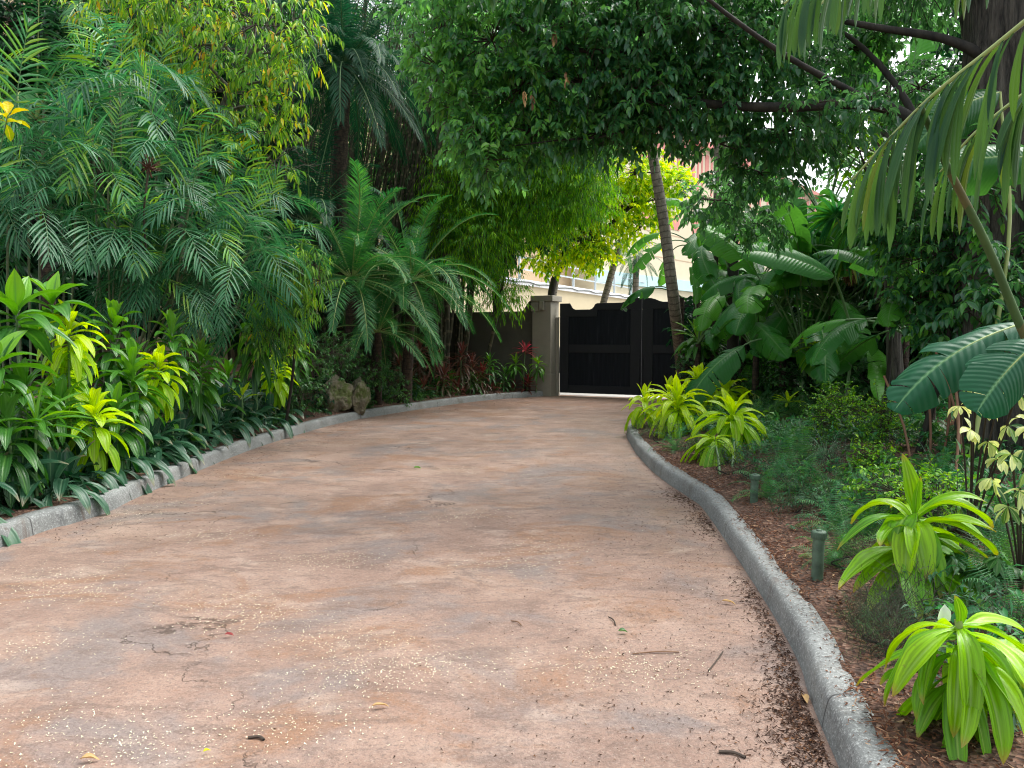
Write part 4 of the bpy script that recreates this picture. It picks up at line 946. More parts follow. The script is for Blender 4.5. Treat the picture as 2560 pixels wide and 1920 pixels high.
# ---- dark wood behind the left bed
G4 = 'dark background trees behind the left bed'
for lab, cx_, cyy, bl_, ns_ in [
    ('dark broadleaf tree in the upper left corner of the photo', at(60, 800, 15).x, 15.5, [(at(60, 60, 14), (1.6, 1.2, .9)), (at(160, 130, 14.4), (1.1, 1, .7)), (at(20, 150, 14.), (1., 1, .5)), (at(220, 20, 14.6), (1.2, 1, .7)), (at(-150, 100, 14), (1.6, 1.4, 1.2))], 1100),
    ('dark understorey tree behind the feathery palms at far left', at(0, 800, 17).x, 17, [(at(0, 700, 15), (2.2, 1.2, 1.5)), (at(200, 600, 16), (2.2, 1.2, 1.6)), (at(-200, 500, 15), (2.2, 1.5, 2.2)), (at(100, 380, 16.5), (2.4, 1.4, 1.8))], 1300),
    ('dark understorey tree behind the yellow-leaved tree', at(450, 800, 18).x, 18, [(at(450, 600, 17), (2.4, 1.3, 2.0)), (at(650, 700, 18), (2., 1.2, 1.5)), (at(480, 300, 19), (2.6, 1.5, 2.4)), (at(300, 200, 19), (2.4, 1.5, 2.2))], 1300),
    ('shaded fine-leaved tall tree behind the bamboo clumps', at(700, 800, 27).x, 27, [(at(700, 200, 27), (4.2, 1.6, 4.)), (at(950, 250, 27), (4, 1.6, 4.)), (at(750, 600, 26), (4., 1.5, 3.)), (at(1060, 600, 25.5), (2.6, 1.2, 3.))], 6500),
    ('dark tree between the bamboo and the gate wall', at(1250, 800, 24).x, 24.5, [(at(1180, 350, 24), (2.4, 1.2, 2.6)), (at(1180, 560, 24), (1.9, 1.2, 1.4)), (at(1370, 430, 24), (1.5, 1., 2.0)), (at(1330, 230, 25), (2.4, 1.2, 2.0)), (at(1120, 520, 24), (1.5, 1.2, 2.0))], 2600),
    ('dark tree filling the sky above the left bamboo', at(350, 800, 26).x, 26, [(at(300, 0, 26), (4.5, 2, 4.5)), (at(600, -50, 26), (4, 2, 4.)), (at(0, 100, 24), (4, 2, 4.)), (at(200, 500, 22), (4, 1.5, 3))], 2600)]:
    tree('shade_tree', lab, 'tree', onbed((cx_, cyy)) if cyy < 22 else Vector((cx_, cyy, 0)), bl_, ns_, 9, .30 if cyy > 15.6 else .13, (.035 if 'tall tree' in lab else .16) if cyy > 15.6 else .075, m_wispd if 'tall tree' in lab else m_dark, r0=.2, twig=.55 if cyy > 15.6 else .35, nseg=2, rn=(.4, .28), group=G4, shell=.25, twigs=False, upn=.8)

# a middle row that closes the bed between the kerb clumps and the palms
for i, y in enumerate(np.arange(6.0, 15.5, .62)):
    y = float(y) + random.uniform(-.12, .12); x = float(xL(y)) - 1.5 - random.uniform(0, .45); h_ = random.uniform(.55, 1.15)
    rosette('strap_leaf_plant', f'shaded strappy plant in the middle of the left bed, {ORD[i]} from the photo edge', 'foliage plant', onbed((x, y)), Vector((x + random.uniform(-.1, .1), y, float(bz(x, y)) + h_)), n=40, L=.5, W=.095, mat=m_gdrac, smat=m_twig, elevs=(80, -50), droop=2., sk=h_ * .7, c=(.25, 1.), r=.012, group='shaded strappy plants in the middle of the left bed')
def cover(name, n, yr, sr, side, L, W, mat, hmax, patch, nl=7, dens=1., rn=(.4, .25), prof='leaf'):
    y = R.uniform(*yr, n); s = R.uniform(*sr, n); x = (xL(y) - s) if side < 0 else (xR(y) + s)
    k = (np.sin(x * 2.1 + y * 1.3) + np.sin(x * .9 - y * 2.3 + 1) + R.normal(0, .5, n)) > patch
    x, y = x[k], y[k]; n = len(x); z = bz(x, y) + hmax * R.random(n); C = np.stack([x, y, z], 1); D = rvec(n, .6) + [0, 0, .7]
    mb = MB(); spray_leaves(mb, C, D, nl, .12, L, W, prof, 1., 2, .9, .1, .3, 0, rn); o = mb.obj(name, mat); return tag(o, kind='stuff')
cover('ground_cover_left', 2600, (5, 20.5), (.3, 3.4), -1, .15, .055, m_dark, .35, -.4)
cover('ground_ivy_left', 1500, (9, 20.5), (.25, 1.6), -1, .09, .04, m_midg, .16, 0.)

for i, (x_, y_, d_) in enumerate([(1020, 940, 18.6), (1095, 960, 18.8), (1130, 945, 19.4), (1190, 950, 19.8), (1225, 900, 20.), (1262, 930, 20.2)]):
    lime(f'dark green strappy filler among the red cordylines, {ORD[i]} from the left', x_, y_, d_, n=36, L=.4, W=.06, mat=m_gdrac, sk=.5, c=(.4, 1.), name='strap_leaf_plant', cat='foliage plant', group='green strappy plants among the cordylines')
for i, (x_, y_, d_) in enumerate([(60, 960, 6.9), (150, 1000, 7.4), (20, 1040, 6.4), (290, 1010, 8.0)]):
    lime(f'dark green strappy plant low at the left edge, {ORD[i]} of four', x_, y_, d_, n=36, L=.42, W=.10, mat=m_gdrac, sk=.5, c=(.3, 1.), name='strap_leaf_plant', cat='foliage plant', group='low strappy plants at the left edge', elevs=(80, -40))

# bare grey twigs beside the yellow-leaved tree
tw = thing('dead_branch', 'bare grey branching twig sticking out right of the yellow-leaved tree', 'branch', at(640, 440, 12))
mb = MB(); st_ = [(at(640, 440, 12), at(720, 380, 11.8), .010)]
for g_ in range(4):
    nx = []
    for a_, b2, r_ in st_:
        tube(mb, curve([a_, (a_ + b2) / 2 + Vector((random.uniform(-.03, .03), 0, random.uniform(-.03, .05))), b2], 5), np.linspace(r_, r_ * .6, 6), 5, rough=.1)
        dd = (b2 - a_)
        for q in range(2 if g_ else 3):
            s_ = a_ + dd * random.uniform(.35, 1.); nx.append((s_, s_ + Vector((dd.x * random.uniform(.3, .9), random.uniform(-.15, .15), dd.z * random.uniform(-.4, 1.1) + random.uniform(-.12, .14))), r_ * .62))
    st_ = nx
mb.obj('branch', bpy.data.materials['grey_brown_bark'], tw)
# ================================================ OVERHANGING CANOPY and big trunk
tb = onbed((at(2575, 850, 7.6).x, 7.6)); 
bt = thing('canopy_tree', 'large furrowed tree at the right edge whose glossy canopy overhangs the drive', 'tree', tb)
mb = MB(); tp_ = [tb, at(2560, 500, 7.6), at(2550, 200, 7.6), at(2530, -150, 7.6), at(2480, -500, 7.5)]
tube(mb, curve(tp_, 30), np.linspace(.60, .36, 31), 44, rough=.045, ridge=.06); mb.obj('trunk', m_barkbig, bt)
def limb(pts, r0, r1, mat=m_barkd, n=16):
    mb = MB(); tube(mb, curve([at(*q) for q in pts], n), np.linspace(r0, r1, n + 1), 9, rough=.07); return mb.obj('limb', mat, bt)
limb([(2500, 420, 7.6), (2330, 330, 7.6), (2200, 262, 7.6), (2080, 262, 7.7), (1900, 268, 7.9), (1700, 250, 8.1), (1560, 200, 8.3), (1420, 130, 8.4)], .075, .025)
limb([(2480, 160, 7.5), (2420, 120, 7.5), (2340, 92, 7.6), (2200, 70, 7.8), (2050, 40, 8.0), (1800, -20, 8.2)], .055, .02)
limb([(1620, 130, 8.), (1450, 125, 8.), (1350, 95, 8.), (1290, 60, 8.), (1230, -20, 8.)], .028, .016)
limb([(2320, 350, 7.6), (2230, 200, 7.9), (2120, 90, 8.2), (1980, 20, 8.6)], .04, .015)
limb([(1560, 330, 8.2), (1480, 345, 8.2), (1400, 350, 8.), (1280, 365, 8.)], .014, .006)
limb([(2200, 265, 7.6), (2000, 160, 7.4), (1850, 60, 7.2), (1700, -60, 7.)], .035, .015)
limb([(1560, 200, 8.3), (1350, 200, 8.2), (1180, 160, 8.2), (1080, 80, 8.4)], .024, .008)
S = lambda w_, d=8.: px(w_, d)
cb = []
def B(x_, y_, d_, w_, h_, dep=.5): cb.append((at(x_, y_, d_), (px(w_, d_), dep, px(h_, d_))))
B(1110, 60, 8.3, 100, 90); B(1100, 170, 8.2, 85, 80); B(1170, 260, 8.2, 90, 75); B(1230, 100, 8.2, 130, 110); B(1300, 220, 8.2, 140, 110); B(1180, 330, 8.1, 90, 70); B(1230, 400, 8.1, 90, 60); B(1330, 330, 8.2, 110, 80)
B(1400, 60, 8.2, 150, 120, .7); B(1450, 200, 8.2, 150, 110, .7); B(1600, 80, 8.2, 160, 130, .8); B(1580, 240, 8.2, 150, 110, .7); B(1750, 70, 8.2, 150, 120, .8); B(1720, 230, 8.3, 150, 110, .7); B(1640, 315, 8.3, 110, 50); B(1500, 330, 8.3, 110, 55)
B(1880, 100, 8.2, 110, 120, .7); B(1850, 270, 8.3, 120, 80, .6); B(1800, 360, 8.4, 80, 50); B(1960, 330, 8.3, 110, 60, .5); B(1700, -40, 8, 460, 50, .6); B(1250, -30, 8, 240, 50, .5); B(2050, 200, 8.8, 90, 90, .5); B(1900, 430, 8.8, 120, 50, .5); B(2300, -60, 8.2, 250, 100, 1.); B(2060, 330, 8.9, 80, 60, .4); B(2130, 120, 9.0, 110, 70, .5); B(2300, 220, 8.6, 90, 70, .5); B(1990, 80, 8.2, 90, 90, .6); B(2390, 330, 8.3, 80, 90, .4); B(2020, 260, 7.4, 90, 40, .2); B(2180, 270, 7.2, 80, 40, .2)
B(1790, 500, 9.3, 80, 50, .5); B(1900, 560, 9.6, 90, 40, .4)
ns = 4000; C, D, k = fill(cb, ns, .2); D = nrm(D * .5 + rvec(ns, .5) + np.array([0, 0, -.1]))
mb = MB(); wo = mb; cx0 = np.array([q[0][0] / q[0][1] * FPX + 1280 for q in cb])[k]; spray_leaves(mb, C, D, 9, .2 * R.uniform(.6, 1.3, ns), .105, .048, 'leaf', 1.1, 3, .9, .35, .35, 0, (np.interp(cx0, [1080, 1300, 1500, 1900], [.72, .55, .36, .30]), .2), wood=wo, wr=.0035, upn=.6)  # leaf tint carries painted light: lit left side lighter, darkening to the right
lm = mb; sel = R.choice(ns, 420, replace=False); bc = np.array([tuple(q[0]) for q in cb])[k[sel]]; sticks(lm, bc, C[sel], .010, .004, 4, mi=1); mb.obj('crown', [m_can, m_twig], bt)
for q in [(1385, 75, 7.6), (1312, 225, 7.5), (1330, 235, 7.55), (1415, 178, 7.5)]:
    mb = MB(); spray_leaves(mb, np.array([tuple(at(*q))]), A3((0, 0, -1), 1), 6, .08, .07, .03, 'leaf', 1., 4, .8, .5, .5, 0, (.5, .3)); mb.obj('dead_leaf', m_dead, bt)

# ================================================ palms and trees around the gate
palm('ringed_palm', 'grey ringed palm trunk leaning in front of the right gate leaf', 'palm', bedpx(1712, 985), at(1622, 330, 17.0), 'date', 0, 1, r0=.145, r1=.105, tmat=m_palmgrey, bendpts=[at(1690, 800, 17.4), at(1660, 560, 17.2)])
rp_ = bpy.data.objects['ringed_palm']; tpz = at(1600, -120, 16.8); mb = MB(); tube(mb, curve([at(1622, 332, 17.), at(1606, 100, 16.9), tpz], 8), np.linspace(.105, .09, 9), 12, rough=.03); mb.obj('crownshaft', m_palmgrey, rp_)
for i in range(16):
    put('frond', frond('dated', (65, 25, -20)[i % 3], i % 2), rp_, Matrix.Translation(tpz - rp_.location) @ RZ(i * 2.4, 0, .9))
palm('ringed_palm', 'rough grey trunk standing upright right of the leaning palm', 'palm', onbed((at(1800, 850, 18.5).x, 18.5)), at(1806, -60, 18.5), 'dated', 16, 1., (70, -30), .18, .165, m_palmgrey)
palm('bare_palm', 'brown trunk with pale rings in the right bed', 'palm', bedpx(2240, 935), at(2205, 300, 11.2), 'date', 0, 1, r0=.10, r1=.075, tmat=m_palmbrown, bendpts=[at(2218, 700, 11.4)])
palm('ringed_palm', 'short thin ringed trunk just behind the brown ringed one', 'palm', onbed((at(2198, 850, 13).x, 13)), at(2195, 560, 13), 'date', 12, .7, (80, -20), r0=.07, r1=.06, tmat=m_palmgrey)
fp = palm('fan_palm', 'fan palm with a pale green ringed trunk and dead brown skirt in the right bed', 'palm', bedpx(2118, 930), at(2128, 640, 12.4), 'fan', 14, 1.05, (80, 5), .075, .07, m_palmgreen, fname='fan_leaf')
for i in range(4): put('dead_leaf', fan(-20, 5 + i % 2, .25, .55, m_dead), fp, Matrix.Translation(at(2128, 650, 12.4) - fp.location) @ RZ(i * 1.7, .7, .55))
palm('forked_tree', 'forked brown trunk rising behind the hanging palm ribbons', 'tree', onbed((at(2250, 850, 10.5).x, 10.5)), at(2170, 180, 10.2), 'date', 0, 1, r0=.10, r1=.06, tmat=m_barkbig, bendpts=[at(2225, 600, 10.4), at(2230, 400, 10.3)])
# slender palms beyond the wall
G5 = 'slender palms beyond the gate'
for lab, b_, tp2, nf in [('slender palm beyond the wall rising just behind the pillar', (1383, 740, 27), (1400, 640, 27), 12), ('leaning slender palm seen above the scooped gate top', (1505, 770, 27), (1552, 600, 27), 14), ('small fan-like palm with drooping pale fronds beyond the gate', (1583, 720, 29), (1592, 640, 29), 14)]:
    A_ = at(*b_); B_ = at(*tp2); dr = (B_ - A_); A0 = A_ - dr * (A_.z / dr.z) if b_[0] != 1583 else Vector((A_.x, A_.y, 0)); A0.z = 0
    palm('slender_palm', lab, 'palm', A0, B_, 'dated' if b_[0] == 1583 else 'date', nf if b_[0] != 1383 else 0, .5, (60, -60), .13, .11, m_palmgrey, G5)
tree('lime_leaf_tree', 'sunlit yellow-green tree beyond the wall in front of the striped building', 'tree', Vector((at(1400, 845, 26).x, 26, 0)), [(at(1590, 430, 25), (1.1, 1, .8)), (at(1640, 500, 25), (.7, .8, .6)), (at(1530, 520, 25), (1.0, 1, .8)), (at(1450, 600, 25), (1.1, 1, .7)), (at(1600, 570, 25), (.6, .7, .5)), (at(1370, 630, 25), (.8, .8, .5)), (at(1500, 640, 25), (.6, .7, .35)), (at(1690, 450, 25), (.5, .6, .4))], 800, 8, .21, .10, m_yel2, r0=.17, twig=.4, nseg=3, rn=(.5, .3), shell=.2, trunkpts=[at(1385, 700, 26)], wr=.006)

# ================================================ paddle-leaved plants on the right
def paddles(name, label, base, crown, specs, trunk=None, minpx=0, group='paddle-leaved plants of the right bed', size=1., mat=None, r=.07):
    base = Vector(base); crown = Vector(crown); p = thing(name, label, 'paddle-leaved plant', base, group=group)
    mb = MB(); tube(mb, curve([base, (base + crown) / 2, crown], 8), np.linspace(r, r * .75, 9), 10, rough=.08); mb.obj('stem', m_palmrough if (crown - base).length > .9 else m_rachis, p)
    for i, (az, el, pl_, bl2, bw_, torn, *rest) in enumerate(specs):
        if minpx and tip_px(crown, rad(az), el, (pl_ + bl2) * .82 * size) < minpx:
            az = 180 - az
            if tip_px(crown, rad(az), el, (pl_ + bl2) * .82 * size) < minpx: az = random.uniform(-60, 60)
        me = sleaf(el, i % 3 if torn != .0 else 7, pl_, bl2, bw_, torn, mat)
        put('leaf', me, p, Matrix.Translation(crown - base) @ RZ(rad(az), random.uniform(-.08, .08), size, random.uniform(-.5, .5)))
    return p
def rs(n, az, els=(80, 30), pl_=1.3, bl2=1.15, bw_=.40, torn=.4):
    out = []
    for i in range(n):
        a = az[0] + (az[1] - az[0]) * ((i * .618) % 1); e = min((85, 75, 65, 55, 45, 35, 25), key=lambda z: abs(z - (els[0] + (els[1] - els[0]) * (i + .5) / n)))
        out.append((a, e, pl_, bl2, bw_, (torn, .15, .8)[i % 3]))
    return out
# azimuth 180 = towards the left of the picture, 270 = towards the camera
def padplant(label, x_, y_, d_, n, az=(0, 360), els=(82, 28), pl_=1.3, bl2=1.15, bw_=.42, torn=.4, hz=.35, size=1., name='bird_of_paradise', minpx=1745):
    c_ = at(x_, y_, d_); b_ = onbed((c_.x, c_.y)) if d_ < 19 else Vector((c_.x, c_.y, .1)); 
    if c_.z < b_.z + .1: c_.z = b_.z + .15
    return paddles(name, label, b_, c_, rs(n, az, els, pl_, bl2, bw_, torn), size=size, minpx=minpx)
padplant('large paddle-leaved plant in the middle of the right bed', 2010, 900, 12.8, 20, (60, 360), (82, 30), 1.6, 1.45, .50)
padplant('paddle-leaved plant with drooping torn leaves behind the lime rosettes', 1890, 880, 14.0, 20, (90, 350), (80, 25), 1.4, 1.35, .48)
padplant('mid-height paddle-leaved plant filling the centre of the right bed', 1860, 790, 15.2, 16, (60, 360), (80, 25), 1.2, 1.3, .46)
padplant('paddle-leaved plant with upright blades in front of the fan palm', 2080, 790, 13.0, 16, (60, 360), (82, 35), 1.2, 1.35, .46)
padplant('paddle-leaved plant just left of the fan palm trunk', 1960, 770, 14.2, 16, (60, 360), (82, 20), 1.2, 1.35, .46)
padplant('low paddle-leaved plant right of the leaning palm trunk', 1745, 860, 15.5, 14, (40, 320), (85, 40), .8, .9, .28)
padplant('tall paddle-leaved plant crowned high beside the upright grey trunk', 2060, 560, 15.5, 15, (0, 360), (85, 15), 1.7, 1.3, .5, .6)
padplant('paddle-leaved plant whose leaves hang beside the upright grey trunk', 1790, 640, 16.0, 12, (0, 360), (80, 10), 1.0, 1.2, .42, .7)
padplant('paddle-leaved plant arching a yellow-green torn leaf over the gate top', 1745, 740, 17.6, 10, (-80, 150), (75, 30), 1.1, 1.1, .40, .8)
padplant('torn yellow-green paddle leaf arching over the right half of the gate', 1705, 745, 17.6, 2, (176, 184), (45, 45), .7, 1.0, .42, .9, minpx=0)
padplant('giant paddle-leaved plant with pale stalks rising behind the hanging ribbons', 2270, 540, 10.6, 12, (20, 340), (85, 40), 1.9, 1.4, .5, .3)
padplant('paddle-leaved plant right of the brown ringed trunk', 2330, 880, 9.5, 12, (60, 300), (82, 30), 1.1, 1.0, .36)
padplant('paddle-leaved plant in shade between the ringed trunks', 2140, 830, 13.5, 16, (0, 360), (82, 30), 1.4, 1.3, .45)
padplant('paddle-leaved plant near the top of the leaning palm', 1740, 620, 19.5, 10, (0, 360), (80, 10), 1.0, 1.1, .4, .6, minpx=1560)

# the one broad smooth blade over the middle
p = thing('bird_of_paradise', 'single huge smooth green paddle blade arching over the right bed', 'paddle-leaved plant', onbed((at(2110, 900, 11.4).x, 11.4)))
mb = MB(); Q = [p.location, at(2130, 860, 11.4), at(2110, 760, 11.3), at(2085, 690, 11.1)]; tube(mb, curve(Q, 10), np.linspace(.026, .016, 11), 7); mb.obj('stalk', m_rachis, p)
mb = MB(); a_, b2 = at(2085, 690, 11.1), at(1830, 600, 10.9); paddle(mb, a_, (b2 - a_) + Vector((0, 0, .25)), (0, -.75, .65), 1.50, .56, 0, .55, rnd=.45, n=26); mb.obj('leaf', [m_strel, m_rachis], p)
# big foreground leaves at right
def bigleaf(label, base, q0, q1, Lb, Wb, up, torn=.25, droop=.5, mat=m_big, rnd=.5, curl=0.):
    p = thing('giant_leaf_plant', label, 'big-leaved plant', base, group=None); mb = MB(); a_, b2 = at(*q0), at(*q1)
    back = (a_ - b2).normalized()
    tube(mb, curve([base, (Vector(base) + a_) / 2 + back * .25 + Vector((0, 0, .3)), a_], 12), np.linspace(.022, .012, 13), 8); mb.obj('stalk', m_rachy, p)
    mb = MB(); paddle(mb, a_, b2 - a_, up, Lb, Wb, torn, droop, rnd=rnd, n=34, J=5, vee=.25, rib=.009, curl=curl); mb.obj('leaf', [mat, m_rachy], p); return p
bigleaf('broad ribbed blue-green leaf reaching left above the cream-leaved shrub', onbed((3.5, 4.9)), (2560, 808, 4.2), (2400, 852, 4.15), .90, .33, (.1, -.72, .7), .35, .85)
bigleaf('second ribbed leaf cut by the right photo edge, below the broad one', onbed((3.3, 4.4)), (2600, 850, 3.75), (2500, 930, 3.7), .50, .30, (.3, -.72, .6), .1, .6)
bigleaf('dark ribbed leaf in front of the furrowed trunk', onbed((4.0, 5.6)), (2640, 400, 5.6), (2500, 380, 5.6), .85, .40, (-.1, -.9, .35), .3, .5, m_strel, .05)
bigleaf('dark ribbed leaf high behind the hanging palm ribbons', onbed((3.9, 6.6)), (2500, 230, 7.0), (2360, 260, 6.9), 1.0, .45, (-.2, -.9, .4), .4, .9, m_strel, .05)

# ================================================ hanging ribbon palm fronds in the foreground
fpz = thing('ribbon_palm', 'foreground palm with long hanging ribbon leaflets across the upper right', 'palm', onbed((3.3, 3.9)))
mb = MB(); tube(mb, curve([fpz.location, at(2590, 900, 3.9), at(2470, 620, 3.75), at(2360, 400, 3.6), at(2300, 262, 3.42)], 20), np.linspace(.026, .013, 21), 10)
st = mb.obj('stalk', barkmat('green_cane_with_ring', (.035, .085, .025), (.075, .14, .04), 3., .3, .1, 1.1, (.14, .12, .05)), fpz)
def ribbons(pts, n, L, W, d0=(-.3, 0, -1), rw=.012, sp=.35, seg=6, skip=None):
    P = curve([at(*q) for q in pts], 40); mb = MB(); tube(mb, P, np.linspace(rw, rw * .4, 41), 6, mi=1)
    A = np.array([tuple(q) for q in P]); T_ = nrm(np.gradient(A, axis=0))
    for sg in (-1, 1):
        t = np.sort(R.uniform(.04, 1, n)); ii = (t * 40).astype(int); base = A[ii]; tg = T_[ii]
        side = nrm(np.cross(tg, [0, 0, 1.])) * sg
        d = tg * .85 + side * .55 + np.array(d0) * .25 + rvec(n, .22)
        up = side * .6 + np.array([0, 0, .8]) + rvec(n, .2)
        strips(mb, base, d, up, L * R.uniform(.75, 1.15, n) * np.interp(t, [0, .6, 1], [1, 1, .7]), W * R.uniform(.7, 1.25, n), 3.4 * R.uniform(.5, 1.5, n), seg + 3, 'jag', .25, np.clip(R.normal(.45, .25, n), 0, 1), wave=.03)
    return mb.obj('frond', [m_fish, m_rachy], fpz)
ribbons([(2640, -10, 3.2), (2480, 120, 3.3), (2330, 240, 3.4), (2220, 350, 3.5), (2130, 450, 3.6)], 19, .52, .036)
ribbons([(2700, 150, 3.6), (2580, 220, 3.7), (2440, 330, 3.8), (2350, 430, 3.9)], 12, .5, .034)
ribbons([(2650, -190, 3.0), (2420, -200, 3.05), (2200, -140, 3.1), (2050, -60, 3.15), (1960, 10, 3.2)], 12, .36, .032)
ribbons([(2420, -160, 4.1), (2250, -120, 4.2), (2120, -60, 4.3), (2010, 60, 4.3)], 8, .34, .034)
ribbons([(1480, -190, 3.2), (1350, -120, 3.2), (1230, -60, 3.2)], 7, .20, .03)

# ================================================ small trees and shrubs on the right
tree('glossy_shrub_tree', 'small glossy-leaved tree drooping between the brown trunk and the big furrowed one', 'tree', onbed((at(2400, 900, 7.5).x, 8.2)), [(at(2330, 640, 8.2), (.5, .5, .42)), (at(2420, 720, 8.), (.45, .5, .42)), (at(2300, 760, 8.3), (.42, .4, .4)), (at(2380, 820, 8.), (.35, .4, .3)), (at(2250, 560, 8.6), (.35, .4, .3)), (at(2440, 560, 8.2), (.4, .4, .4)), (at(2350, 500, 8.6), (.45, .4, .35)), (at(2450, 400, 7.), (.3, .2, .4)), (at(2500, 640, 7.), (.35, .2, .3)), (at(2470, 760, 7.), (.4, .2, .25)), (at(2560, 760, 6.8), (.4, .2, .3))], 760, 8, .13, .052, m_can, r0=.04, twig=.22, rn=(.38, .25), nseg=4, shell=.1, droop=1.2, down=.45)
tree('pale_leaf_sapling', 'light green sapling leaves beside the brown forked trunk', 'tree', onbed((at(2220, 900, 9.5).x, 9.6)), [(at(2200, 560, 9.3), (.35, .3, .2)), (at(2110, 300, 9.3), (.55, .3, .3)), (at(2250, 650, 9.2), (.25, .3, .2)), (at(2150, 380, 9.3), (.3, .3, .3))], 110, 7, .12, .055, m_limeshrub, r0=.03, twig=.2, rn=(.35, .25), nseg=3, shell=.1)
G6 = 'dark background trees behind the right bed'
for lab, cx_, cyy, bl_, ns_, ll_ in [
    ('dark tree low behind the paddle-leaved plants', at(1950, 850, 19).x, 19, [(at(1850, 830, 18.4), (1.6, 1, .8)), (at(2050, 800, 18), (1.8, 1, 1.)), (at(2250, 780, 17), (1.8, 1, 1.2))], 800, .24),
    ('dark tree behind the brown ringed trunk', at(2350, 850, 15).x, 15, [(at(2350, 650, 14), (1.6, 1.2, 1.8)), (at(2500, 800, 12), (1.8, 1.2, 1.4)), (at(2600, 500, 13), (2., 1.4, 2.4)), (at(2300, 860, 13), (1.4, 1., .6))], 1300, .24),
    ('dark tree high at the right edge behind the furrowed trunk', at(2600, 850, 13).x, 13.5, [(at(2560, 250, 12.5), (1.6, 1.2, 2.)), (at(2700, 0, 12), (2., 1.5, 2.)), (at(2330, 380, 14), (.9, 1, .9))], 800, .2),
    ('thin-crowned tree letting white sky through at upper right', at(2150, 850, 17).x, 17, [(at(2150, 480, 17), (1.2, 1, 1.2)), (at(2250, 200, 17), (1.6, 1.2, 1.4)), (at(2100, 60, 17), (1.6, 1.2, 1.2)), (at(2400, 80, 16), (1.2, 1, 1.4))], 420, .16)]:
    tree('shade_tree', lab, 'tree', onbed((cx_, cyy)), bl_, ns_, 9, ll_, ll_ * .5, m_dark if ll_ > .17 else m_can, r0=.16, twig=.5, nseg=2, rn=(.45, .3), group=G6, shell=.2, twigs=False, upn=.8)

# ================================================ right bed, near planting
def rl_(lab, hx, hy, d, bx, by, n=32, L=.46, W=.095, sk=.32, c=(.02, .55), **kw):
    if kw.get('mat') is None: L *= 1.15; W *= 1.05; n = int(n * 1.35); sk *= 1.3
    return lime(lab, hx, hy, d, n=n, L=L, W=W, sk=sk, c=c, basepx=bedpx(bx, by), **kw)
rl_('narrow lime-leaved plant at the kerb tip nearest the gate', 1612, 1000, 12.5, 1610, 1070, n=22, L=.44, sk=.22, elevs=(85, -60), droop=2.6)
rl_('lime-leaved plant directly below the leaning palm trunk foot', 1672, 975, 13.2, 1680, 1050, n=20, L=.42)
rl_('fullest lime-leaved plant with a drooping skirt by the right kerb', 1694, 1000, 11.4, 1700, 1100, n=44, L=.54, W=.10, sk=.36, elevs=(84, -55), c=(.02, .45))
rl_('lime-yellow plant with broad striped leaves behind the fullest one', 1746, 955, 13.2, 1760, 1030, n=36, L=.5, W=.11, sk=.36, c=(0, .4), elevs=(84, -55))
rl_('lime-leaved plant right of the broad striped one', 1818, 975, 12.6, 1825, 1030, n=28, L=.45, sk=.3, c=(.05, .5))
rl_('lime-green plant bending over in the middle of the right bed', 1832, 1040, 9.4, 1830, 1170, n=30, L=.52, W=.10, sk=.2, c=(.15, .65), elevs=(75, -30))
rl_('wilted lime-green plant hanging down onto the mulch', 1785, 1095, 8.9, 1800, 1190, n=24, L=.50, W=.08, sk=.25, c=(.25, .8), elevs=(20, -75), droop=3.)
rl_('small lime tip among ferns in the right bed', 1970, 1003, 11.5, 1975, 1040, n=9, L=.24, W=.045, sk=.05, c=(.1, .4), elevs=(80, 30), droop=.8)
rl_('mid-green leafy cane plant under the paddle leaves', 2052, 870, 11.8, 2060, 980, n=22, L=.42, W=.08, sk=.55, c=(.3, .8), elevs=(78, -30), droop=1.6, mat=m_limeg if 'm_limeg' in globals() else None)
rl_('dark strappy plant right of the leaning palm trunk', 1745, 850, 15.5, 1760, 960, n=30, L=.75, W=.1, sk=.5, mat=m_gdrac, c=(.1, .8), name='strap_leaf_plant', cat='foliage plant', elevs=(80, -10), droop=1.4)
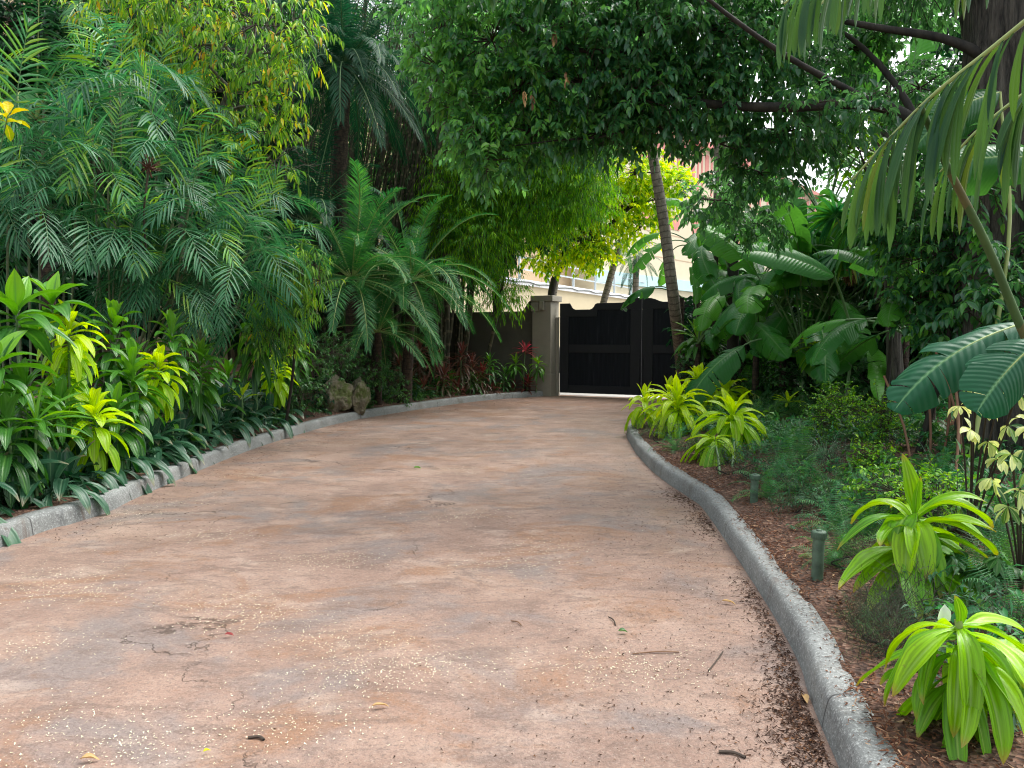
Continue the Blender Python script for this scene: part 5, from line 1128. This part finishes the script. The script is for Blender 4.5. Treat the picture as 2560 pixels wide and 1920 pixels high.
# two large ones in front
def near(lab, head, base, leaves, L=.36, extra=0, sz=1., a_lim=False, el0=65):
    """leaves: (dir x,y,z, length, width, droop, tint)"""
    hd = at(*head); bs_ = bedpx(*base); p = thing('dracaena', lab, 'dracaena', bs_); mb = MB()
    for q in leaves:
        x_, y_, z_, l_, w_, dr_, tn, dz = q; w_ *= 1.45; x_ += random.uniform(-.18, .18); y_ += random.uniform(-.1, .1); dr_ *= random.uniform(.6, 1.0); tn = min(1, max(0, tn + random.uniform(-.15, .3))); l_ *= random.uniform(.9, 1.12); d_ = Vector((x_, y_, z_)).normalized(); up = (0, 0, 1) if abs(d_.z) < .8 else (0, -1, .2)
        if d_.z < -.5: up = (d_.x * .3, -1, .3)
        b_ = hd + Vector((0, 0, dz)); strips(mb, [tuple(b_)], [tuple(d_)], up, l_, w_, dr_, 14, 'lance', .40, tn, wave=.07, curl=random.uniform(-.9, .9))
    for k in range(extra):
        t_ = (k + .5) / extra; a = k * 2.4 + random.uniform(-.3, .3); el = rad(el0 - (el0 + 45) * t_ + random.uniform(-12, 12)); d_ = Vector((math.cos(a) * math.cos(el), math.sin(a) * math.cos(el), math.sin(el)))
        if a_lim and d_.y > .5: continue
        b_ = hd + Vector((math.cos(a) * .015, math.sin(a) * .015, -.30 * t_ * sz)); up = Vector((0, 0, 1)) if abs(d_.z) < .8 else -Vector((math.cos(a), math.sin(a), 0))
        strips(mb, [tuple(b_)], [tuple(d_)], tuple(up + Vector((random.uniform(-.5, .5), random.uniform(-.5, .5), 0))), random.uniform(.30, .44) * sz, random.uniform(.060, .095) * sz, random.uniform(1.0, 3.2), 14, 'lance', .4, min(1, max(0, .12 + .5 * t_ + random.uniform(-.15, .2))), wave=.07, curl=random.uniform(-1., 1.))
    mb.obj('foliage', m_limen, p); sm = MB(); tube(sm, curve([bs_ - Vector((0, 0, .02)), (bs_ + hd) / 2, hd + Vector((0, 0, .03))], 8), np.linspace(.017, .014, 9), 9, rough=.06); sm.obj('stem', m_rachy, p); return p
m_limen = leafmat('chartreuse_leaf_close', [(0, (.31, .53, .035)), (.35, (.17, .39, .03)), (.7, (.10, .29, .03)), (1, (.04, .15, .03))], .36, .3, .5, rib=((.28, .48, .07), 14), veins='par', stripe=1.0, vein_n=12, tip=((.40, .28, .07), .86), spots=.55, spsc=24.)
near('large lime-green plant with one upright young leaf beside the green pipe', (2286, 1295, 4.1), (2290, 1500), [
 (-.02, 0, 1, .33, .062, .02, .1, 0), (-.22, -.1, 1, .24, .035, .05, .15, 0), (-.35, -.3, .9, .32, .075, 4.5, .2, -.01), (.55, -.1, .75, .42, .085, 2.2, .15, 0), (.9, -.25, .35, .46, .09, 1.6, .18, -.03),
 (-.25, -.9, .3, .36, .10, 4.2, .1, -.02), (.02, -.9, .2, .34, .10, 4.0, .22, -.03), (-.6, -.7, .2, .38, .09, 3.6, .12, -.03), (-.8, -.2, .5, .48, .05, 2.6, .45, -.02), (.8, -.5, .1, .38, .08, 1.9, .3, -.08), (.9, .2, .3, .5, .08, 2.4, .35, -.06),
 (.5, -.8, -.1, .36, .075, 2.2, .45, -.10), (.9, -.4, -.1, .42, .08, 1.8, .4, -.14), (-.9, -.5, -.05, .42, .085, .9, .3, -.18), (-.95, -.1, 0, .5, .085, .8, .35, -.16), (-.6, -.8, -.1, .44, .08, 1.2, .4, -.2), (.7, -.7, -.2, .40, .08, 1.4, .45, -.2), (.95, 0, -.1, .46, .08, 1.4, .5, -.18),
 (-.7, -.6, 0, .42, .08, 1.1, .3, -.26), (.75, -.6, 0, .42, .085, 1.1, .35, -.26), (-.3, -.9, .1, .40, .085, 1.3, .3, -.28), (.95, -.1, .1, .5, .09, 1.4, .45, -.26), (.3, .9, .4, .42, .08, 2.4, .5, -.04), (-.4, .9, .4, .42, .08, 2.4, .5, -.04), (.6, .7, 0, .4, .08, 2., .6, -.1), (-.2, -.9, -.3, .34, .08, 1.8, .5, -.2), (.3, -.9, -.25, .36, .08, 2., .5, -.2)], extra=16, sz=1.05)
near('lime-green plant with leaves hanging to the mulch in the lower right corner', (2395, 1570, 2.75), (2440, 1850), [
 (-.3, -.9, .25, .34, .06, 4.0, .12, 0), (-.8, -.5, .2, .40, .055, 2.6, .15, -.01), (.15, -.8, .1, .40, .06, 4.0, .1, -.05), (-.95, -.1, .3, .30, .05, 2.6, .3, -.02),
 (.6, -.6, .2, .40, .05, 3.6, .25, -.03), (.9, 0, .3, .42, .055, 2.4, .4, 0),
 (.12, -.3, .95, .15, .03, .2, .5, 0), (-.85, -.3, -.4, .25, .05, 1.2, .45, -.2)], extra=34, sz=.9, el0=28)
near('lime-green plant cut by the right photo edge', (2560, 1620, 2.95), (2600, 1850), [(-.7, -.3, .3, .4, .075, 2.6, .25, 0), (-.5, -.7, .2, .36, .08, 3.6, .2, 0), (-.9, 0, -.1, .36, .07, 2.0, .4, -.05), (-.3, -.9, -.2, .36, .07, 2.6, .4, -.1), (.3, -.9, .2, .3, .07, 3., .3, 0), (-.5, -.5, .7, .36, .07, 2.2, .15, 0), (-.6, -.6, -.3, .34, .07, 1.6, .5, -.12)])

# ---- bollard-like capped pipes
m_pipe = flat('weathered_green_paint', (.075, .13, .085), .6, .45, 14., .3)
for lab, bp_, h_, r_ in [('weathered green capped pipe standing in mulch beside the large lime plant', (2042, 1452), .30, .034), ('weathered green capped pipe half hidden by ferns farther up the kerb', (1884, 1262), .27, .034)]:
    b_ = bedpx(*bp_); p = thing('irrigation_pipe', lab, 'capped pipe', b_, group='green capped pipes in the right bed')
    mb = MB(); tube(mb, [b_ - Vector((0, 0, .05)), b_ + Vector((0.004, 0, h_ * .5)), b_ + Vector((.006, 0, h_))], r_, 20); mb.obj('pipe', m_pipe, p)
    mb = MB(); T_ = b_ + Vector((.006, 0, h_)); P = [T_ + Vector((0, 0, z)) for z in (-.045, -.043, -.008, 0, .001)]; tube(mb, P, [r_ * 1.12, r_ * 1.24, r_ * 1.24, r_ * 1.12, .002], 24)
    sticks(mb, [tuple(T_ + Vector((math.cos(a) * r_ * 1.25, math.sin(a) * r_ * 1.25, -.042))) for a in np.linspace(0, 6.28, 25)[:-1]], [tuple(T_ + Vector((math.cos(a) * r_ * 1.25, math.sin(a) * r_ * 1.25, -.008))) for a in np.linspace(0, 6.28, 25)[:-1]], .0022, .0022, 4)
    box(mb, tuple(T_ + Vector((-.012, -.012, .0))), tuple(T_ + Vector((.012, .012, .008)))); mb.obj('cap', m_pipe, p)

# ---- cream-variegated umbrella shrub
def umb(label, cs, base, mat=m_var, L=.10, W=.042, rn=(.35, .25), cat='shrub', name='umbrella_shrub', grp='cream-leaved umbrella shrubs at the right edge'):
    base = Vector(base); p = thing(name, label, cat, base, group=grp); mb = MB(); sm = MB(); C = np.array([tuple(at(*q)) for q in cs]); n = len(C)
    D = nrm(rvec(n, .35) + [0, -.5, .8]); spray_leaves(mb, C - D * .05, D, 8, .05, L, W, 'obov', 1.6, 5, .9, .35, .25, 0, rn, tuft=True)
    for q in C: tube(sm, curve([base, (base + Vector(q)) / 2 + Vector((.03, .05, .05)), Vector(q)], 6), .006, 5)
    mb.obj('foliage', mat, p); sm.obj('stem', m_twig, p)
umb('cream and green umbrella-leaved shrub below the broad ribbed leaf', [(2440, 960, 4.6), (2470, 1010, 4.55), (2500, 985, 4.7), (2430, 1070, 4.5), (2470, 1100, 4.5), (2520, 1060, 4.6), (2545, 980, 4.6), (2500, 1140, 4.5), (2400, 1010, 4.8), (2560, 1120, 4.6)], onbed((3.0, 5.0)), rn=(.30, .3))
umb('cream umbrella-leaved shrub with the largest pale leaves at the right edge', [(2530, 1130, 3.9), (2550, 1220, 3.8), (2580, 1060, 3.9), (2520, 1260, 4.), (2480, 1190, 4.2), (2590, 1180, 3.8)], onbed((2.75, 4.1)), rn=(.25, .3))
umb('small cream-leaved shrub behind the lime plants beside the palm foot', [(1800, 950, 13.5), (1830, 955, 13.6), (1780, 965, 13.4), (1890, 985, 12.8), (1860, 975, 13)], onbed((at(1820, 1000, 13.4).x, 13.4)))
umb('small cream-leaved shrub among the ferns in the right bed', [(1950, 1065, 10.), (1925, 1110, 9.6), (1965, 1085, 10.), (1985, 1120, 9.8)], onbed((at(1960, 1100, 10).x, 10.)), L=.075, W=.03)
# ---- ferns, wispy ground plants, grasses, small shrubs of the right bed
G7 = 'ferns of the right bed'
fl = [(1650, 1090, .7), (1690, 1130, .7), (1740, 1125, .8), (1640, 1060, .6), (1790, 1060, .9), (1880, 1080, 1.), (1850, 1020, 1.), (1900, 1030, 1.), (1930, 1060, 1.), (1990, 1050, 1.), (1960, 1130, .9), (2010, 1160, 1.), (1950, 1190, .9), (2000, 1230, .9), (2070, 1260, .9), (1920, 1250, .7), (2090, 1330, .8), (2130, 1400, .7), (2085, 1420, .6), (2160, 1290, .9), (2180, 1350, .8), (2230, 1240, .9), (2420, 1330, .9), (2500, 1400, .8), (2540, 1460, .8), (2460, 1450, .8), (2540, 1560, .7), (2550, 1330, .9), (2350, 1230, .8), (2530, 1750, .6), (2560, 1860, .55), (1870, 1140, .8)][:30]
for i, (x_, y_, s_) in enumerate(sorted(fl)):
    fernclump('fern', f'green fern clump in the right bed, {ORD[min(i, 29)]} fern from the gate side', bedpx(x_, y_), 18, s_ * (.9 if i % 2 else 1.05), 'fern' if i % 3 else 'fernd', G7, elevs=(82, 22))
G8 = 'wispy grey-green ground shrubs of the right bed'
wl_ = [(1650, 1110, .18), (1720, 1150, .16), (1830, 1190, .2), (1890, 1200, .22), (1940, 1220, .24), (1980, 1290, .2), (2120, 1290, .2), (2150, 1220, .24), (2200, 1290, .2), (2100, 1220, .22), (2060, 1180, .22), (2210, 1560, .13), (2180, 1610, .12), (2250, 1620, .13), (2150, 1430, .14), (2420, 1400, .2), (2230, 1660, .12), (2300, 1560, .16), (1600, 1090, .14), (2540, 1640, .14)]
for i, (x_, y_, s_) in enumerate(sorted(wl_)):
    b_ = bedpx(x_, y_); shrub('wispy_shrub', f'wispy fine-leaved ground shrub in the right bed, {ORD[i]} from the gate side', b_, [(b_ + Vector((0, 0, s_ * .8)), (s_ * 1.3, s_ * 1.2, s_))], 120, 12, .035, .007, m_wisp if i % 3 else m_fern, twig=.13, nseg=1, rn=(.5, .3), group=G8, r0=.008, limbs=False, outd=.4, upd=.5, shell=.1, wr=.0015)
for i, (lab, x_, y_, L_, n_) in enumerate([('grey-green striped grass tuft in the middle of the right bed', 2065, 1150, .42, 90), ('striped grass tuft below the cream umbrella shrub', 2440, 1240, .42, 60), ('striped grass tuft right of the small bright shrubs', 2340, 1190, .36, 50), ('thin grass tuft beside the ferns near the kerb tip', 1640, 1030, .35, 50)]):
    grassclump('striped_grass', lab, bedpx(x_, y_), n_, L_, .011, group='striped grass tufts of the right bed')
for lab, x_, y_, bl_, ns_ in [
    ('bright small-leaved shrub with rounded top in the right bed', 2110, 1120, [(2110, 1040, 9.2, .42, .30), (2060, 1060, 9.3, .3, .25), (2170, 1060, 9.2, .3, .3), (2080, 990, 9.6, .3, .16)], 300),
    ('bright small-leaved shrub reaching up right of the rounded one', 2200, 1130, [(2200, 1030, 8.4, .2, .24), (2215, 1080, 8.4, .24, .25)], 130),
    ('bright small-leaved shrub low in front of the dark hollow', 2200, 1250, [(2180, 1150, 6.6, .2, .14), (2220, 1190, 6.5, .28, .2), (2150, 1190, 6.6, .14, .12)], 170),
    ('green small-leaved shrub behind the large lime plant', 2240, 1290, [(2240, 1230, 5.4, .3, .2), (2340, 1260, 5.2, .3, .2)], 200)]:
    shrub('small_leaf_shrub', lab, bedpx(x_, y_), [(at(a_, b2, d_), (w_, w_, h_)) for a_, b2, d_, w_, h_ in bl_], ns_, 8, .046, .022, m_limeshrub, twig=.12, nseg=2, rn=(.4, .28), shell=.15, r0=.012, upd=.4, group='bright small-leaved shrubs of the right bed')
for i, (lab, x_, y_, n_, s_) in enumerate([('lobed dark green leaves behind the large lime plant', 2360, 1330, 12, .9), ('lobed dark green leaves at the right edge below the cream shrub', 2500, 1330, 12, 1.), ('lobed dark green leaves right of the large lime plant', 2440, 1500, 12, .8), ('lobed dark leaves before the dark hollow', 2320, 1120, 12, .9)]):
    b_ = bedpx(x_, y_); p = thing('philodendron', lab, 'philodendron', b_); mb = MB()
    for k in range(n_):
        a = k * 2.4; e = rad(random.uniform(30, 75)); d_ = Vector((math.cos(a) * math.cos(e), math.sin(a) * math.cos(e), math.sin(e))); L_ = .30 * s_ * random.uniform(.8, 1.2); T_ = b_ + d_ * L_
        tube(mb, [b_, b_ + d_ * L_ * .5, T_], .004, 5, mi=1)
        dh = Vector((d_.x, d_.y, -.25)).normalized(); sd_ = dh.cross(Vector((0, 0, 1))).normalized(); nl_ = 9
        ang = np.linspace(-1.9, 1.9, nl_); LD = [tuple(dh * math.cos(q) + sd_ * math.sin(q)) for q in ang]
        strips(mb, [tuple(T_)] * nl_, LD, (0, 0, 1), .17 * s_ * (1 - .16 * np.abs(ang)), .05 * s_, .9, 4, 'asp2', .2, R.uniform(.2, .7, nl_))
    mb.obj('foliage', [m_midg, m_rachis], p)
# dark hollow pot / shadowed stump mound, leaf litter behind
C, D, _ = fill([(at(2400, 900, 12), (3, 1.5, .8))], 500, .1)
tree('shade_shrub', 'dark leafy shrub row behind the ferns', 'shrub', onbed((at(1950, 950, 14.5).x, 14.6)), [(at(1900, 950, 14.6), (.9, .5, .45)), (at(2050, 960, 13), (.9, .5, .45)), (at(2200, 960, 12), (.8, .5, .4)), (at(1780, 920, 16), (.8, .5, .5))], 460, 9, .12, .06, m_midg, r0=.03, nseg=3, rn=(.2, .2), shell=.2, twig=.25)
for i, (a_, b2) in enumerate([((2330, 1010, 7.4), (2300, 900, 7.6)), ((2390, 1060, 6.2), (2380, 900, 7)), ((2420, 990, 7.), (2340, 880, 7.4)), ((2360, 1010, 7.6), (2368, 900, 7.6)), ((2290, 1060, 7.), (2210, 940, 7.6)), ((2100, 930, 11.), (2160, 990, 10.))]):
    A_, B_ = onbed(at(*a_)), at(*b2); p = thing('dead_shrub', f'dry brown bare stem below the broad ribbed leaf, {ORD[i]} from the nearest', 'stem', A_, group='dry bare stems in the right bed'); mb = MB(); tube(mb, curve([A_, (A_ + B_) / 2 + Vector((.05, 0, .02)), B_], 6), .012, 6); mb.obj('stalk', flat('dry_stem', (.16, .085, .045), .8) if i == 0 else bpy.data.materials['dry_stem'], p)

# ================================================ litter
def flakes(name, P, L, W, mat, kind='stuff', rn=None, zt=.25, lab=None):
    n = len(P); a = R.uniform(0, 6.28, n); d = np.stack([np.cos(a), np.sin(a), R.normal(0, zt * .5, n)], 1); up = np.array([0, 0, 1.]) + rvec(n, zt); mb = MB()
    strips(mb, P, d, up, L, W, .2, 1, 'grass', .4, R.uniform(0, 1, n) if rn is None else rn); return tag(mb.obj(name, mat, smooth=False), kind=kind)
m_chip = leafmat('bark_chip', [(0, (.03, .015, .01)), (.5, (.12, .055, .035)), (.9, (.22, .12, .075)), (1, (.42, .30, .2))], .9, 0., .1)
m_petal = leafmat('pale_petal', [(0, (.55, .50, .36)), (1, (.80, .76, .62))], .8, .1, .2)
m_debris = leafmat('dark_debris', [(0, (.015, .008, .006)), (.8, (.07, .04, .028)), (1, (.16, .08, .04))], .9, 0., .2)
n = 24000; y = 1.5 + 9 * R.random(n) ** 1.4; s = .12 + 1.7 * R.random(n) ** 1.2; x = xR(y) + s
flakes('mulch_chips', np.stack([x, y, bz(x, y) + .02 + R.uniform(.0, .014, n)], 1), R.uniform(.012, .05, n), R.uniform(.005, .016, n), m_chip)
n = 1500; y = 1.5 + 10 * R.random(n) ** 1.3; x = xR(y) + .17 - .13 * R.random(n) ** 2.2; flakes('mulch_chips_on_kerb', np.stack([x, y, np.full(n, .156)], 1), R.uniform(.008, .035, n), R.uniform(.003, .010, n), m_chip, zt=.12)
n = 5000; y = R.uniform(5, 19, n); x = xL(y) - .22 - 1.0 * R.random(n); flakes('leaf_litter', np.stack([x, y, bz(x, y) + .008], 1), R.uniform(.02, .08, n), R.uniform(.008, .03, n), m_dead)
n = 2600; P_ = [bedpx(R.uniform(2180, 2560), R.uniform(960, 1120)) for _ in range(900)]; P_ = np.array([tuple(q) for q in P_]) + [0, 0, .02]; flakes('dry_leaf_litter', P_, R.uniform(.06, .16, 900), R.uniform(.02, .05, 900), m_dead)
pc = [(620, 1545, 1.), (330, 1290, .6), (520, 1340, .8), (830, 1400, .9), (620, 1190, .5), (900, 1690, .9), (170, 1480, .9), (60, 1620, .7), (120, 1440, .8), (850, 1600, .8), (1050, 1660, .8), (1280, 1410, .7), (1330, 1370, .5), (1540, 1660, .7), (1600, 1680, .5), (1150, 1290, .5), (700, 1810, .8), (1130, 1180, .6), (760, 1110, .6), (1240, 1130, .5), (950, 1100, .5), (290, 1880, .8), (1150, 1170, .4), (560, 1500, .6), (430, 1260, .4), (1350, 1190, .3), (160, 1800, .5)]
PP = []
for x_, y_, wt in pc:
    g0 = gnd(x_, y_); m_ = int(300 * wt); PP.append(np.stack([g0.x + R.normal(0, .24, m_) , g0.y + R.normal(0, .13, m_), np.full(m_, .004)], 1))
m_ = 400; PP.append(np.stack([R.uniform(-4, 1.6, m_), 2.4 + 12 * R.random(m_) ** 1.5, np.full(m_, .004)], 1)); PP = np.concatenate(PP); ok = (PP[:, 0] > xL(PP[:, 1]) + .02) & (PP[:, 0] < xR(PP[:, 1]) - .02); PP = PP[ok]
flakes('fallen_petals', PP, R.uniform(.005, .014, len(PP)), R.uniform(.004, .010, len(PP)), m_petal, zt=.15)
n = 3000; y = 2.2 + 8.5 * R.random(n) ** 1.5; s = .03 + np.abs(R.normal(0, .75, n)); x = xR(y) - s; ok = x > -3.5
flakes('drive_debris', np.stack([x, y, np.full(n, .004)], 1)[ok], (R.uniform(.005, .026, n) * (R.random(n) ** .5))[ok], R.uniform(.004, .013, n)[ok], m_debris, zt=.12)
n = 3400; cl = R.choice(6, n, p=[.38, .14, .14, .12, .11, .11]); yc = np.array([3.2, 6.6, 7.6, 3.9, 4.6, 2.7])[cl]; y = yc + R.normal(0, .28, n); x = xR(y) - .02 - np.abs(R.normal(0, .11, n)) * np.array([.9, .9, .9, .6, .6, 1.3])[cl]
flakes('kerb_debris', np.stack([x, y, np.full(n, .004) + R.uniform(0, .008, n)], 1), R.uniform(.008, .035, n), R.uniform(.004, .014, n), m_debris, zt=.3)
n = 1500; y = R.uniform(6, 20.5, n); x = xL(y) + .03 + np.abs(R.normal(0, .6, n)) ; flakes('left_debris', np.stack([x, y, np.full(n, .004)], 1), R.uniform(.01, .04, n), R.uniform(.004, .012, n), m_debris, zt=.12)
def fallen(lab, x_, y_, L_, W_, mat, rn_, az=None, z=.004, name='fallen_leaf'):
    g0 = gnd(x_, y_, z); a = random.uniform(0, 6.28) if az is None else rad(az); mb = MB(); strips(mb, [tuple(g0 + Vector((0, 0, .012)))], [(math.cos(a), math.sin(a), .25)], (0, 0, 1), L_, W_, .7, 7, 'leaf', .7, rn_, wave=.08); tag(mb.obj(name, mat), lab, 'leaf')
fallen('curled golden dead leaf lying at the bottom centre of the drive', 930, 1772, .075, .018, m_dead, .95, 15)
fallen('pale yellow leaf lying on the drive near the right kerb', 1805, 1507, .085, .020, m_dead, 1., -25)
fallen('long buff dead leaf standing against the right kerb', 2018, 1765, .11, .030, m_dead, .95, 80)
fallen('small crimson leaf near the middle left of the drive', 562, 1592, .05, .022, m_red, .1, 0)
fallen('small green leaf lying in the middle of the drive', 1035, 1172, .09, .04, m_midg, .9, 10)
fallen('curled olive leaf on the right half of the drive', 1545, 1583, .055, .025, m_midg, .5, 0)
fallen('pale dead leaf at the bottom left edge of the drive', 200, 1905, .07, .025, m_dead, 1., 10)
fallen('little orange leaf at the lower left of the drive', 508, 1887, .03, .014, m_yel, .95, 40)
for i, (lab, x_, y_, L_, az) in enumerate([('thin curved twig lying on the right half of the drive', 1790, 1655, .26, 60), ('straight pale twig lying on the right half of the drive', 1640, 1635, .24, 5), ('short black stick at the lower left of the drive', 640, 1850, .07, -15), ('short pale twig in the centre of the drive', 1290, 1560, .09, -50), ('dark curved twig above the olive leaf', 1530, 1555, .13, 100), ('black stick near the right kerb debris', 1830, 1890, .10, -25)]):
    g0 = gnd(x_, y_); a = rad(az); d_ = Vector((math.cos(a), math.sin(a), 0)); mb = MB(); tube(mb, curve([g0 - d_ * L_ / 2 + Vector((0, 0, .006)), g0 + Vector((.01, .01, .009)), g0 + d_ * L_ / 2 + Vector((0, 0, .006))], 8), .0035 if 'black' not in lab else .006, 5); tag(mb.obj('twig', bpy.data.materials['dry_stem'] if 'pale' in lab else m_twig), lab, 'twig')
g0 = bedpx(2465, 1878); mb = MB(); box(mb, (g0.x - .018, g0.y - .006, g0.z + .008), (g0.x - .002, g0.y + .006, g0.z + .011)); tag(mb.obj('plant_tag', m_white), 'tiny white tag on the mulch, left one of two', 'tag')
mb = MB(); box(mb, (g0.x + .002, g0.y - .005, g0.z + .008), (g0.x + .018, g0.y + .008, g0.z + .011)); tag(mb.obj('plant_tag', m_white), 'tiny white tag on the mulch, right one of two', 'tag')
q = at(2352, 1532, 2.95); mb = MB(); strips(mb, [tuple(q - Vector((0, 0, .04)))], [(.15, 0, 1)], (0, -1, 0), .075, .05, .3, 4, 'round', .5); tag(mb.obj('plastic_label', m_white), 'scrap of white plastic stuck among the lime leaves', 'label')

cover('ground_cover_right', 5000, (3, 17), (.65, 4.5), 1, .075, .028, m_fern, .22, -.3)
cover('ground_wisp_right', 5200, (2.6, 15), (.5, 3.5), 1, .055, .014, m_wisp, .20, .0, nl=10)
cover('ground_leaf_right', 1500, (6, 18), (1.2, 6), 1, .13, .05, m_midg, .3, -.2)
tree('broadleaf_tree', 'second broadleaf tree filling behind the overhanging canopy', 'tree', onbed((at(1835, 850, 15).x, 15)), [(at(1250, 40, 13.), (1.3, 1, 1.0)), (at(1500, 60, 13.), (1.3, 1, 1.2)), (at(1450, 260, 13.4), (1.1, .8, .8)), (at(1300, 240, 13.4), (1.2, .8, .8)), (at(1100, 30, 13), (1., .8, .8))], 1500, 9, .14, .065, m_can, r0=.12, trunkpts=[at(1830, 500, 15), at(1800, 250, 14.6)], twig=.35, nseg=2, rn=(.35, .25), shell=.2, tmat=m_barkd)
